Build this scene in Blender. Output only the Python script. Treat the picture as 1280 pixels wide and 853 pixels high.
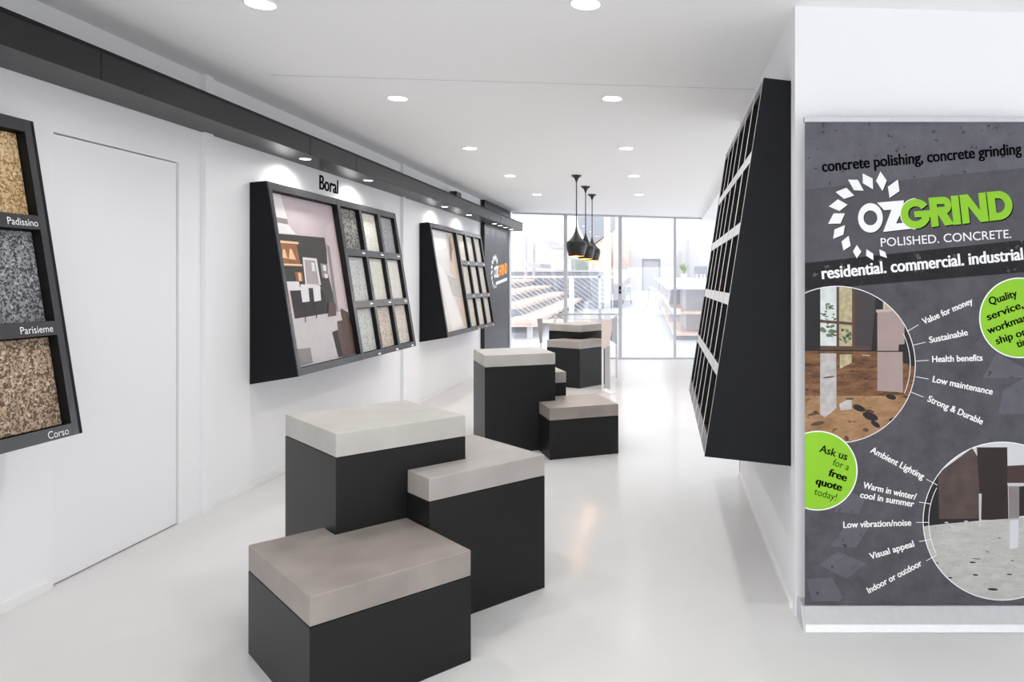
import bpy, bmesh, math, random
from mathutils import Vector, Matrix
random.seed(7)
C = bpy.context.scene.collection
scn = bpy.context.scene
for o in list(bpy.data.objects): bpy.data.objects.remove(o)

# ------------------------------------------------------------------ camera, world, exposure
EYE = 1.425; FPX = 905.0; VX, VY = 829.0, 352.0
cam = bpy.data.cameras.new('camera'); cam.sensor_width = 36; cam.lens = FPX/1280*36
cam.shift_x = -(VX-640)/1280; cam.shift_y = -(426.5-VY)/1280; cam.clip_start = .05; cam.clip_end = 300
camo = bpy.data.objects.new('camera', cam); C.objects.link(camo)
camo.location = (0, 0, EYE); camo.rotation_euler = (math.pi/2, 0, 0); scn.camera = camo
SKY = 1.9
w = bpy.data.worlds.new('world'); scn.world = w; w.use_nodes = True
bg = w.node_tree.nodes['Background']; bg.inputs[0].default_value = (.96, .98, 1.0, 1); bg.inputs[1].default_value = SKY
scn.view_settings.view_transform = 'Standard'; scn.view_settings.look = 'None'
scn.view_settings.exposure = 0.54; scn.view_settings.gamma = 1; scn.view_settings.use_curve_mapping = False
DOWNLIGHT_W = 19.0; PELMET_W = 13.0; PENDANT_W = 3.0
try:
    scn.cycles.max_bounces = 12; scn.cycles.diffuse_bounces = 8; scn.cycles.transparent_max_bounces = 16
    scn.cycles.use_denoising = True; scn.cycles.sample_clamp_indirect = 6
except Exception: pass

# ------------------------------------------------------------------ materials
def lin(c):
    c = c/255.0
    return c/12.92 if c <= .04045 else ((c+.055)/1.055)**2.4
def rgb(r, g, b): return (lin(r), lin(g), lin(b), 1)
def pmat(name, col, rough=.5, spec=.5, metal=0, noise=0, scale=8, detail=5, bump=0, coat=0):
    m = bpy.data.materials.new(name); m.use_nodes = True; nt = m.node_tree; p = nt.nodes['Principled BSDF']
    p.inputs['Base Color'].default_value = col; p.inputs['Roughness'].default_value = rough
    p.inputs['Specular IOR Level'].default_value = spec; p.inputs['Metallic'].default_value = metal
    p.inputs['Coat Weight'].default_value = coat
    if noise or bump:
        tc = nt.nodes.new('ShaderNodeTexCoord'); n = nt.nodes.new('ShaderNodeTexNoise')
        n.inputs['Scale'].default_value = scale; n.inputs['Detail'].default_value = detail
        nt.links.new(tc.outputs['Object'], n.inputs['Vector'])
        if noise:
            r = nt.nodes.new('ShaderNodeValToRGB'); e = r.color_ramp.elements
            e[0].position = .3; e[1].position = .7
            e[0].color = [max(0, c*(1-noise)) for c in col[:3]]+[1]; e[1].color = [min(1, c*(1+noise)) for c in col[:3]]+[1]
            nt.links.new(n.outputs['Fac'], r.inputs['Fac']); nt.links.new(r.outputs['Color'], p.inputs['Base Color'])
        if bump:
            b = nt.nodes.new('ShaderNodeBump'); b.inputs['Strength'].default_value = bump; b.inputs['Distance'].default_value = .01
            nt.links.new(n.outputs['Fac'], b.inputs['Height']); nt.links.new(b.outputs['Normal'], p.inputs['Normal'])
    return m
def speckle(name, base, chip, scale=90, amount=.35, chip2=None, rough=.5, thresh_soft=.06):
    """terrazzo / exposed aggregate: chips of a second colour in a base"""
    m = pmat(name, base, rough, .35); nt = m.node_tree; p = nt.nodes['Principled BSDF']
    tc = nt.nodes.new('ShaderNodeTexCoord')
    wv = nt.nodes.new('ShaderNodeTexNoise'); wv.inputs['Scale'].default_value = scale*.7; wv.inputs['Detail'].default_value = 2
    nt.links.new(tc.outputs['Object'], wv.inputs['Vector'])
    v = nt.nodes.new('ShaderNodeTexVoronoi'); v.inputs['Scale'].default_value = scale
    add = nt.nodes.new('ShaderNodeVectorMath'); add.operation = 'MULTIPLY_ADD'
    add.inputs[1].default_value = (.02, .02, .02)
    nt.links.new(wv.outputs['Color'], add.inputs[0]); nt.links.new(tc.outputs['Object'], add.inputs[2])
    nt.links.new(add.outputs[0], v.inputs['Vector'])
    sp = nt.nodes.new('ShaderNodeSeparateColor'); nt.links.new(v.outputs['Color'], sp.inputs[0])
    r = nt.nodes.new('ShaderNodeValToRGB'); e = r.color_ramp.elements
    e[0].position = amount; e[0].color = chip; e[1].position = min(1, amount+thresh_soft); e[1].color = base
    if chip2:
        k = e.new(.9); k.color = base; k = e.new(.93); k.color = chip2
    nt.links.new(sp.outputs[0], r.inputs['Fac']); nt.links.new(r.outputs['Color'], p.inputs['Base Color'])
    return m
def grunge(name, a, b, pits=None, sc=9, psc=26, stretch=(1, 1, 1)):
    """printed concrete: soft clouds with small pits"""
    m = pmat(name, rgb(*a), .6, .12); nt = m.node_tree; p = nt.nodes['Principled BSDF']
    tc = nt.nodes.new('ShaderNodeTexCoord'); mp = nt.nodes.new('ShaderNodeMapping'); mp.inputs['Scale'].default_value = stretch
    nt.links.new(tc.outputs['Object'], mp.inputs[0])
    n = nt.nodes.new('ShaderNodeTexNoise'); n.inputs['Scale'].default_value = sc; n.inputs['Detail'].default_value = 8; n.inputs['Roughness'].default_value = .7
    r = nt.nodes.new('ShaderNodeValToRGB'); e = r.color_ramp.elements; e[0].position = .35; e[1].position = .65; e[0].color = rgb(*a); e[1].color = rgb(*b)
    nt.links.new(mp.outputs[0], n.inputs['Vector']); nt.links.new(n.outputs['Fac'], r.inputs['Fac']); out = r.outputs['Color']
    if pits:
        n2 = nt.nodes.new('ShaderNodeTexNoise'); n2.inputs['Scale'].default_value = psc; n2.inputs['Detail'].default_value = 6; n2.inputs['Roughness'].default_value = .6
        r2 = nt.nodes.new('ShaderNodeValToRGB'); f = r2.color_ramp.elements; f[0].position = .60; f[1].position = .66; f[0].color = (0, 0, 0, 1); f[1].color = (1, 1, 1, 1)
        mx = nt.nodes.new('ShaderNodeMix'); mx.data_type = 'RGBA'; mx.inputs[7].default_value = rgb(*pits)
        nt.links.new(mp.outputs[0], n2.inputs['Vector']); nt.links.new(n2.outputs['Fac'], r2.inputs['Fac']); nt.links.new(r2.outputs['Color'], mx.inputs[0]); nt.links.new(out, mx.inputs[6]); out = mx.outputs[2]
    nt.links.new(out, p.inputs['Base Color']); return m
def emit(name, col, s):
    m = bpy.data.materials.new(name); m.use_nodes = True; p = m.node_tree.nodes['Principled BSDF']
    p.inputs['Base Color'].default_value = col; p.inputs['Emission Color'].default_value = col; p.inputs['Emission Strength'].default_value = s
    return m
def glass_mat(name, tint=(1, 1, 1, 1), fac=.05, rough=.0):
    m = bpy.data.materials.new(name); m.use_nodes = True; nt = m.node_tree; nt.nodes.clear()
    out = nt.nodes.new('ShaderNodeOutputMaterial'); mx = nt.nodes.new('ShaderNodeMixShader')
    t = nt.nodes.new('ShaderNodeBsdfTransparent'); t.inputs[0].default_value = tint
    g = nt.nodes.new('ShaderNodeBsdfGlossy'); g.inputs['Roughness'].default_value = rough
    mx.inputs[0].default_value = fac
    nt.links.new(t.outputs[0], mx.inputs[1]); nt.links.new(g.outputs[0], mx.inputs[2]); nt.links.new(mx.outputs[0], out.inputs[0])
    return m
M = {
 'wall': pmat('white_paint', (.885, .885, .905, 1), .55, .3, bump=.02, scale=60),
 'door': pmat('white_door_paint', (.87, .87, .895, 1), .45, .35, bump=.01, scale=40),
 'ceil': pmat('ceiling_paint', (.955, .955, .96, 1), .8, .15, bump=.01, scale=30),
 'floor': pmat('polished_white_concrete', (.70, .695, .69, 1), .17, .04, noise=.025, scale=1.6, detail=4),
 'gap': pmat('shadow_gap', (.03, .03, .032, 1), .9, .1),
 'base': pmat('baseboard_paint', (.88, .88, .88, 1), .4, .4, bump=.005),
 'lam': pmat('charcoal_laminate', rgb(26, 27, 30), .45, .13, noise=.06, scale=14),
 'face': pmat('grey_laminate_face', rgb(47, 48, 52), .24, .6, noise=.05, scale=12),
 'tray': pmat('black_tray', rgb(16, 16, 17), .6, .3, noise=.05),
 'pelmet': pmat('pelmet_charcoal', rgb(14, 14, 15), .36, .42, noise=.04, scale=5),
 'blk': pmat('black_satin', rgb(18, 18, 18), .35, .5, noise=.04),
 'plinth': pmat('plinth_charcoal', rgb(24, 25, 26), .42, .3, noise=.05, scale=10),
 'slabA': pmat('grey_concrete_slab', rgb(172, 167, 163), .45, .4, noise=.10, scale=5, bump=.02),
 'slabB': pmat('brown_grey_concrete_slab', rgb(150, 141, 136), .42, .4, noise=.15, scale=5, bump=.02),
 'slabC': pmat('pale_concrete_slab', rgb(190, 187, 182), .45, .4, noise=.08, scale=5, bump=.02),
 'panel': pmat('slate_panel', rgb(32, 33, 39), .36, .3, noise=.04, scale=4),
 'alu': pmat('brushed_aluminium', (.60, .60, .61, 1), .4, .5, metal=.85, noise=.03, scale=40),
 'frame': pmat('window_frame_grey', rgb(200, 201, 206), .35, .5, noise=.03),
 'glass': glass_mat('clear_glass', (.985, .99, 1, 1), .10),
 'acryl': glass_mat('clear_acrylic', (.96, .97, .97, 1), .10, .02),
 'white': pmat('white_lacquer', (.86, .86, .86, 1), .35, .4, noise=.01),
 'lens': emit('lamp_lens', (1, .99, .97, 1), 7.0),
 'lens_s': emit('pelmet_lamp_lens', (1, .98, .95, 1), 4.0),
 'edge': pmat('laminate_painted_sheen', rgb(225, 224, 224), .3, .5, noise=.02),  # pale colour stands in for the grazing sheen on dark laminate
 'gold': pmat('gold_interior', (.95, .50, .10, 1), .3, .5, metal=.7, noise=.03),
 'bulb': emit('warm_bulb', (1, .72, .32, 1), 9.0),
 'pend': pmat('black_pendant', rgb(30, 29, 28), .32, .5, noise=.06, scale=30),
 'pendc': pmat('black_pendant_matte', rgb(44, 43, 42), .5, .5, noise=.06, scale=30),
 'txtw': pmat('white_print', (.88, .88, .88, 1), .6, .1), 'txtk': pmat('black_print', (.004, .004, .005, 1), .7, .0),
 'green': pmat('green_print', rgb(140, 196, 50), .6, .2, noise=.02), 'orange': pmat('orange_print', rgb(238, 156, 60), .5, .3),
}

# ------------------------------------------------------------------ mesh helpers
W = {}
def mk(name, bm, mats, parent=None, origin=None, smooth=False, bevel=0, recalc=True):
    """bm holds world coordinates; the object gets its origin at 'origin' or at its parent's"""
    if recalc: bmesh.ops.recalc_face_normals(bm, faces=bm.faces[:])
    if parent is not None: org = W[parent.name]
    elif origin is not None: org = Vector(origin)
    else:
        xs = [v.co for v in bm.verts]
        lo = Vector([min(c[i] for c in xs) for i in range(3)]); hi = Vector([max(c[i] for c in xs) for i in range(3)])
        org = (lo+hi)/2; org.z = lo.z
    for v in bm.verts: v.co -= org
    if smooth:
        for f in bm.faces: f.smooth = True
    me = bpy.data.meshes.new(name); bm.to_mesh(me); bm.free()
    if not isinstance(mats, (list, tuple)): mats = [mats]
    for m in mats: me.materials.append(m)
    o = bpy.data.objects.new(name, me); C.objects.link(o)
    if parent is not None: o.parent = parent
    else: o.location = org
    W[o.name] = org.copy()
    if smooth:
        try: me.set_sharp_from_angle(angle=math.radians(40))
        except Exception: pass
    if bevel:
        b = o.modifiers.new('bevel', 'BEVEL'); b.width = bevel; b.segments = 2; b.limit_method = 'ANGLE'
    return o
def tag(o, label, cat, group=None, kind=None):
    o['label'] = label; o['category'] = cat
    if group: o['group'] = group
    if kind: o['kind'] = kind
    return o
def thing(name, loc, label, cat, group=None, kind=None):
    o = bpy.data.objects.new(name, None); o.empty_display_size = .1; C.objects.link(o); o.location = loc
    W[o.name] = Vector(loc); return tag(o, label, cat, group, kind)
def dup(o, delta, label=None, group=None):
    c = o.copy(); C.objects.link(c); c.location = Vector(o.location)+Vector(delta); W[c.name] = W[o.name]+Vector(delta)
    if label: c['label'] = label
    if group: c['group'] = group
    def rec(a, b):
        for ch in list(a.children):
            k = ch.copy(); C.objects.link(k); k.parent = b; W[k.name] = W[b.name].copy(); rec(ch, k)
    rec(o, c); return c
def face(bm, pts, mi=0):
    f = bm.faces.new([bm.verts.new(p) for p in pts]); f.material_index = mi; return f
def hexa(bm, p, mi=0):
    """8 points: bottom ring 0-3, top ring 4-7"""
    v = [bm.verts.new(q) for q in p]
    for q in ((3, 2, 1, 0), (4, 5, 6, 7), (0, 1, 5, 4), (1, 2, 6, 5), (2, 3, 7, 6), (3, 0, 4, 7)):
        bm.faces.new([v[i] for i in q]).material_index = mi
def box(bm, x0, x1, y0, y1, z0, z1, mi=0, T=None):
    p = [(x0, y0, z0), (x1, y0, z0), (x1, y1, z0), (x0, y1, z0), (x0, y0, z1), (x1, y0, z1), (x1, y1, z1), (x0, y1, z1)]
    hexa(bm, [T(*q) for q in p] if T else p, mi)
def B(*a, **k):
    bm = bmesh.new(); box(bm, *a, **k); return bm
def prism(bm, poly, z0, z1, mi=0):
    a = [bm.verts.new((x, y, z0)) for x, y in poly]; b = [bm.verts.new((x, y, z1)) for x, y in poly]
    bm.faces.new(a).material_index = mi; bm.faces.new(b).material_index = mi
    n = len(poly)
    for i in range(n): bm.faces.new((a[i], a[(i+1) % n], b[(i+1) % n], b[i])).material_index = mi
def tube(bm, pts, r, seg=8, mi=0):
    pts = [Vector(p) for p in pts]; rings = []
    for i, p in enumerate(pts):
        d = (pts[min(i+1, len(pts)-1)]-pts[max(i-1, 0)]).normalized()
        a = d.cross(Vector((0, 0, 1)))
        if a.length < 1e-3: a = Vector((1, 0, 0))
        a.normalize(); b = d.cross(a)
        rr = r[i] if isinstance(r, (list, tuple)) else r
        rings.append([bm.verts.new(p+a*rr*math.cos(t*2*math.pi/seg)+b*rr*math.sin(t*2*math.pi/seg)) for t in range(seg)])
    for k in range(len(rings)-1):
        for t in range(seg): bm.faces.new((rings[k][t], rings[k][(t+1) % seg], rings[k+1][(t+1) % seg], rings[k+1][t])).material_index = mi
    bm.faces.new(rings[0][::-1]).material_index = mi; bm.faces.new(rings[-1]).material_index = mi
def lathe(bm, c, prof, seg=40, mi=0, cap=True):
    rings = [[bm.verts.new((c[0]+r*math.cos(2*math.pi*t/seg), c[1]+r*math.sin(2*math.pi*t/seg), c[2]+z)) for t in range(seg)] for r, z in prof]
    for k in range(len(rings)-1):
        for t in range(seg): bm.faces.new((rings[k][t], rings[k][(t+1) % seg], rings[k+1][(t+1) % seg], rings[k+1][t])).material_index = mi
    if cap:
        bm.faces.new(rings[0]).material_index = mi; bm.faces.new(rings[-1]).material_index = mi
def struct(name, bm, mat, label, cat, parent=None, **k):
    o = mk(name, bm, mat, parent, **k)
    if parent is None: tag(o, label, cat, kind='structure')
    return o
def seen(px, py, p0, n):
    """the point of a plane (through p0, normal n) met by the sight line of a photo pixel"""
    d = Vector(((px-VX)/FPX, 1, -(py-VY)/FPX)); e = Vector((0, 0, EYE))
    return e+d*((Vector(p0)-e).dot(n)/d.dot(n))
def clip_poly(poly, region):
    """Sutherland-Hodgman: poly clipped to a convex region, both 2D"""
    ar = sum(region[i][0]*region[(i+1) % len(region)][1]-region[(i+1) % len(region)][0]*region[i][1] for i in range(len(region)))
    s = 1 if ar > 0 else -1; out = list(poly)
    for i in range(len(region)):
        a, b = region[i], region[(i+1) % len(region)]
        side = lambda p: s*((b[0]-a[0])*(p[1]-a[1])-(b[1]-a[1])*(p[0]-a[0]))
        inp, out = out, []
        for j in range(len(inp)):
            p, q = inp[j], inp[(j+1) % len(inp)]; sp, sq = side(p), side(q)
            if sp >= 0: out.append(p)
            if sp*sq < 0:
                t = sp/(sp-sq); out.append((p[0]+(q[0]-p[0])*t, p[1]+(q[1]-p[1])*t))
        if not out: return []
    cl = []
    for p in out:
        if not cl or math.dist(p, cl[-1]) > 1e-6: cl.append(p)
    if len(cl) > 1 and math.dist(cl[0], cl[-1]) < 1e-6: cl.pop()
    return cl if len(cl) > 2 else []
def text_bm(s, origin, ex, ey, width=None, cap=None, bold=0, align='LEFT', mi=0):
    """flat lettering: baseline starts at origin, ex runs along the line, ey up; fitted to width and cap height"""
    cu = bpy.data.curves.new('t', 'FONT'); cu.body = s; cu.size = 1; cu.offset = bold; cu.resolution_u = 4; cu.fill_mode = 'FRONT'
    ob = bpy.data.objects.new('t', cu); C.objects.link(ob); bpy.context.view_layer.update()
    dg = bpy.context.evaluated_depsgraph_get(); me = bpy.data.meshes.new_from_object(ob.evaluated_get(dg))
    bpy.data.objects.remove(ob); bpy.data.curves.remove(cu)
    bm = bmesh.new(); bm.from_mesh(me); bpy.data.meshes.remove(me)
    x0 = min(v.co.x for v in bm.verts); x1 = max(v.co.x for v in bm.verts)
    sy = cap/.72 if cap else width/(x1-x0); sx = width/(x1-x0) if width else sy
    ex, ey, origin = Vector(ex).normalized(), Vector(ey).normalized(), Vector(origin)
    off = {'LEFT': x0, 'RIGHT': x1, 'CENTER': (x0+x1)/2}[align]
    for v in bm.verts: v.co = origin+ex*((v.co.x-off)*sx)+ey*(v.co.y*sy)
    for f in bm.faces: f.material_index = mi
    return bm

# ------------------------------------------------------------------ the room shell
XL, XR, YG, Y0 = -2.84, .562, 13.28, -2.5; PX0, PX1, PZ0, PZ1 = XL+.001, -2.562, 2.343, 2.476
def zc(x): return 2.70-.0294*(x-XL)                       # the ceiling falls slightly to the right
struct('floor', B(-2.95, 3.7, Y0, YG+.05, -.1, 0), M['floor'], 'polished white concrete showroom floor', 'floor')
bm = bmesh.new()
hexa(bm, [(-2.95, Y0, zc(-2.95)), (3.7, Y0, zc(3.7)), (3.7, YG+.05, zc(3.7)), (-2.95, YG+.05, zc(-2.95)),
          (-2.95, Y0, 2.9), (3.7, Y0, 2.9), (3.7, YG+.05, 2.9), (-2.95, YG+.05, 2.9)])
struct('ceiling', bm, M['ceil'], 'white plasterboard ceiling with two rows of downlights', 'ceiling')
bm = bmesh.new(); hexa(bm, [(-2.4, 4.42, zc(-2.4)-.001), (XR, 4.42, zc(XR)-.001), (XR, 4.428, zc(XR)-.001), (-2.4, 4.428, zc(-2.4)-.001),
                            (-2.4, 4.42, zc(-2.4)+.02), (XR, 4.42, zc(XR)+.02), (XR, 4.428, zc(XR)+.02), (-2.4, 4.428, zc(-2.4)+.02)])
struct('trim_1', bm, M['frame'], 'thin straight joint line across the white ceiling', 'ceiling joint')
DY0, DY1, DZ = 3.377, 4.241, 2.117
bm = bmesh.new()
box(bm, -2.95, XL, Y0, .5, 0, .08); box(bm, -2.95, XL, Y0, .5, 1.25, 2.72); box(bm, -2.95, XL, Y0, -2.3, .08, 1.25); box(bm, -2.95, XL, .5, DY0-.006, 0, 2.72); box(bm, -2.95, XL, DY1+.006, YG+.02, 0, 2.72)  # includes an unseen low opening, added beside the camera to brighten the ceiling
box(bm, -2.95, XL, DY0-.006, DY1+.006, DZ+.006, 2.72)
struct('wall_left', bm, M['wall'], 'long white left wall carrying the sloped sample displays', 'wall')
struct('trim_2', B(-2.95, -2.905, DY0-.006, DY1+.006, 0, DZ+.006), M['gap'], 'dark shadow gap around the flush white door', 'door gap')
d = struct('door_1', B(-2.90, XL-.012, DY0+.001, DY1-.002, .008, DZ-.001), M['door'], 'flush white door in the left wall beside the nearest sample display', 'door')
for n, (a, b) in enumerate(((4.447, 4.525), (7.83, 7.905))):
    struct('trim_%d' % (3+n), B(XL-.01, XL+.03, a, b, 0, 2.70), M['wall'], ('white wall joint strip right of the flush white door', 'white wall joint strip between the two far sample displays')[n], 'wall strip')
bm = bmesh.new()
box(bm, XL-.005, XL+.012, .5, DY0-.03, 0, .045); box(bm, XL-.005, XL+.012, 4.54, 7.82, 0, .045); box(bm, XL-.005, XL+.012, 7.91, 11.25, 0, .045)
struct('baseboard_left', bm, M['base'], 'low white skirting along the left wall', 'skirting')
struct('wall_right', B(XR, 3.7, 3.085, 5.31, 0, 2.72), M['wall'], 'white wall block on the right behind the pull-up banner', 'wall')
struct('baseboard_right', B(XR-.012, XR+.005, 3.15, 5.30, 0, .03), M['base'], 'low white skirting below the tall slotted display', 'skirting')
bm = bmesh.new(); box(bm, 3.5, 3.7, 5.31, YG+.02, 0, .1); box(bm, 3.5, 3.7, 5.31, YG+.02, 1.25, 2.72); box(bm, 3.5, 3.7, 5.31, 5.6, .1, 1.25); box(bm, 3.5, 3.7, 12.9, YG+.02, .1, 1.25)  # made-up opening, kept low so outside light reaches the ceiling
struct('wall_far_right', bm, M['wall'], 'white wall with a wide opening added for light, hidden beyond the tall slotted display', 'wall')
struct('trim_5', B(.70, 3.5, 5.31, YG-.03, 2.535, 2.72), M['ceil'], 'lowered white soffit right of the glass front, behind the tall slotted display', 'soffit')
struct('trim_6', B(XR-.004, XR+.02, 5.312, 5.335, 0, .60), M['frame'], 'thin grey corner strip at the end of the right wall', 'corner strip')

bm = bmesh.new()
box(bm, -2.95, 3.7, Y0-.15, Y0, 0, .1); box(bm, -2.95, 3.7, Y0-.15, Y0, 2.0, 2.9); box(bm, -2.95, -2.6, Y0-.15, Y0, .1, 2.0); box(bm, 3.4, 3.7, Y0-.15, Y0, .1, 2.0)  # wide opening is made up, sized to fill the room with light
struct('wall_back', bm, M['wall'], 'white wall with a wide opening added for light behind the camera', 'wall')
bm = bmesh.new(); box(bm, 3.7, 3.85, Y0, 3.085, 0, .08); box(bm, 3.7, 3.85, Y0, 3.085, 1.25, 2.72); box(bm, 3.7, 3.85, Y0, -2.3, .08, 1.25); box(bm, 3.7, 3.85, .8, 3.085, .08, 1.25)  # low opening is an addition that throws fill light upwards
struct('wall_near_right', bm, M['wall'], 'white wall with a low wide opening added for light, right of the camera, outside the photo', 'wall')
# slate panel at the end of the left wall, with the small logo
bm = bmesh.new(); box(bm, XL-.02, -2.777, 11.27, 13.06, 0, PZ0-.002); box(bm, XL-.02, -2.777, 11.27, 13.06, PZ1+.014, 2.695); box(bm, XL-.02, XL-.002, 11.27, 13.06, PZ0-.002, PZ1+.014)
pw = struct('wall_end_panel', bm, M['panel'], 'slate grey wall panel with a white and orange logo beside the glass front', 'wall panel')
bm = bmesh.new(); box(bm, XL-.02, -2.7765, 11.255, 11.27, 0, PZ0-.002); box(bm, XL-.02, -2.7765, 11.255, 11.27, PZ1+.014, 2.695); mk('edge', bm, M['blk'], pw)
bm = bmesh.new(); box(bm, XL-.02, -2.765, 13.06, 13.2, 0, PZ0-.002); box(bm, XL-.02, -2.765, 13.06, 13.2, PZ1+.014, 2.695); mk('corner_trim', bm, M['frame'], pw)

# ------------------------------------------------------------------ glass front: four bays
mull = [(-2.84, -2.77), (-1.82, -1.76), (-.82, -.755), (.19, .24), (1.2, 1.25), (2.25, 2.3), (3.44, 3.5)]
for i, (a, b) in enumerate(mull):
    if i == 0: continue
    struct('trim_%d' % (6+i), B(a, b, YG-.03, YG+.03, .03, zc(a)-.03), M['frame'],
           ['', 'grey upright of the glass front left of the black pendants', 'grey upright of the glass front right of the black pendants',
            'grey upright of the glass front left of the slotted display', 'grey upright hidden behind the slotted display', 'grey upright far right, hidden', 'last grey upright, hidden'][i], 'window post')
bm = bmesh.new(); box(bm, -2.77, 3.5, YG-.03, YG+.03, 0, .03)
struct('trim_20', bm, M['frame'], 'grey bottom rail of the glass front', 'window rail')
bm = bmesh.new(); hexa(bm, [(-2.77, YG-.03, zc(-2.77)-.035), (3.5, YG-.03, zc(3.5)-.035), (3.5, YG+.03, zc(3.5)-.035), (-2.77, YG+.03, zc(-2.77)-.035),
                            (-2.77, YG-.03, zc(-2.77)), (3.5, YG-.03, zc(3.5)), (3.5, YG+.03, zc(3.5)), (-2.77, YG+.03, zc(-2.77))])
struct('trim_21', bm, M['frame'], 'grey head rail of the glass front under the ceiling', 'window rail')
BL = ['clear glass bay showing the timber tiers outside', 'clear glass bay behind the black pendants', 'clear glass bay showing the pale walkway and far door',
      'clear glass bay beside the slotted display', 'clear glass bay hidden by the slotted display', 'clear glass bay at the far right, hidden']
for i in range(6):
    a, b = mull[i][1], mull[i+1][0]
    struct('window_%d' % (i+1), B(a, b, YG-.004, YG+.004, .03, zc(b)-.035), M['glass'], BL[i], 'window')
h = thing('door_latch', (-.79, YG-.055, 1.26), 'small dark latch on the grey glass-front upright right of the pendants', 'latch')
mk('plate', B(-.81, -.77, YG-.040, YG-.030, 1.20, 1.34), M['blk'], h); bm = bmesh.new(); tube(bm, [(-.79, YG-.04, 1.26), (-.79, YG-.075, 1.26), (-.73, YG-.075, 1.26)], .008)
mk('lever', bm, M['alu'], h)

# ------------------------------------------------------------------ pelmet with its lamps
pel = thing('lighting_pelmet', (-2.70, 5, PZ0), 'long charcoal box pelmet running high along the left wall', 'pelmet')
bm = bmesh.new(); box(bm, PX0, PX1, Y0+.2, 13.2, PZ0, PZ1); mk('casing', bm, M['pelmet'], pel, bevel=.002)
mk('top_lip', B(PX1-.02, PX1+.004, Y0+.2, 13.2, PZ1-.004, PZ1+.012), M['lam'], pel)
for y in (3.3, 5.25, 6.05, 11.4): mk('joint', B(PX1-.001, PX1+.0012, y, y+.004, PZ0, PZ1-.006), M['gap'], pel)
def lamp(name, loc, r, lens, power, label, group, spot, tone, size=.07):
    t = thing(name, loc, label, 'downlight', group)
    bm = bmesh.new(); lathe(bm, loc, [(r*.88, .004), (r*.89, -.004), (r*.98, -.006), (r*1.05, -.002), (r*1.05, .004)], 28)
    mk('trim_ring', bm, M['white'] if name != 'pelmet_downlight' else M['alu'], t, smooth=True)
    bm = bmesh.new(); lathe(bm, loc, [(r*.885, -.001), (r*.885, -.005)], 28); mk('lens', bm, lens, t)
    L = bpy.data.lights.new('bulb', 'SPOT'); L.energy = power; L.spot_size = math.radians(spot); L.spot_blend = 1.0 if spot > 155 else .7; L.shadow_soft_size = size; L.color = tone
    lo = bpy.data.objects.new('bulb', L); C.objects.link(lo); lo.parent = t; lo.location = (0, 0, -.03)
    return t
def relabel(o, delta, label): return dup(o, delta, label)
# ceiling rows (one built, the others copied with their lamps)
XA, XB = -1.80, -.335
def ydl(x, dy): return FPX*(zc(x)-EYE)/dy
lab = {('A', 0): 'ceiling downlight nearest the camera in the left row', ('A', 1): 'second ceiling downlight of the left row from the camera',
       ('A', 2): 'middle ceiling downlight of the left row', ('A', 3): 'fourth ceiling downlight of the left row, left of the pendant canopies',
       ('A', 4): 'farthest ceiling downlight of the left row, near the glass front', ('B', 0): 'ceiling downlight cut by the top of the photo, nearest in the right row',
       ('B', 1): 'second ceiling downlight of the right row from the camera', ('B', 2): 'middle ceiling downlight of the right row',
       ('B', 3): 'fourth ceiling downlight of the right row, right of the pendant canopies', ('B', 4): 'farthest ceiling downlight of the right row, near the glass front'}
first = None
spots = []
for row, x in (('A', XA), ('B', XB)):
    for i, dy in enumerate((348, 229.5, 167, 132.5, 109)): spots.append((row, i, x, ydl(x, dy)))
for row, i, x, y in spots:
    if first is None: first = lamp('ceiling_downlight', (x, y, zc(x)-.001), .068, M['lens'], DOWNLIGHT_W, lab[row, i], 'ceiling downlights', 150, (1, .985, .96)); f0 = Vector(first.location)
    else: dup(first, Vector((x, y, zc(x)-.001))-f0, lab[row, i])
for x, y, l in ((XA, 1.45, 'left'), (XB, 1.45, 'right'), (XA, -.4, 'left'), (XB, -.4, 'right')):  # unseen lamps continuing the rows, added to light the foreground
    dup(first, Vector((x, y, zc(x)-.001))-f0, 'unseen ceiling downlight added above and behind the camera, %s row, %s' % (l, 'nearer' if y > 0 else 'farther'))
pl = None
PL = ['pelmet downlight above the photo poster of the kitchen display', 'pelmet downlight above the tile columns of the kitchen display', 'pelmet downlight above the marble-look poster display, nearer one', 'pelmet downlight above the marble-look poster display, farther one',
      'small pelmet downlight nearest along the slate panel', 'second small pelmet downlight above the slate panel', 'third small pelmet downlight above the slate panel', 'last small pelmet downlight above the slate panel']
for i, y in enumerate((5.40, 6.55, 8.85, 9.95, 11.45, 11.85, 12.25, 12.7)):
    p = (-2.67, y, PZ0-.001)
    if pl is None: pl = lamp('pelmet_downlight', p, .042, M['lens_s'], PELMET_W, PL[0], 'pelmet downlights', 172, (1, .97, .93), .03); q0 = Vector(pl.location)
    else: dup(pl, Vector(p)-q0, PL[i])

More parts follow.
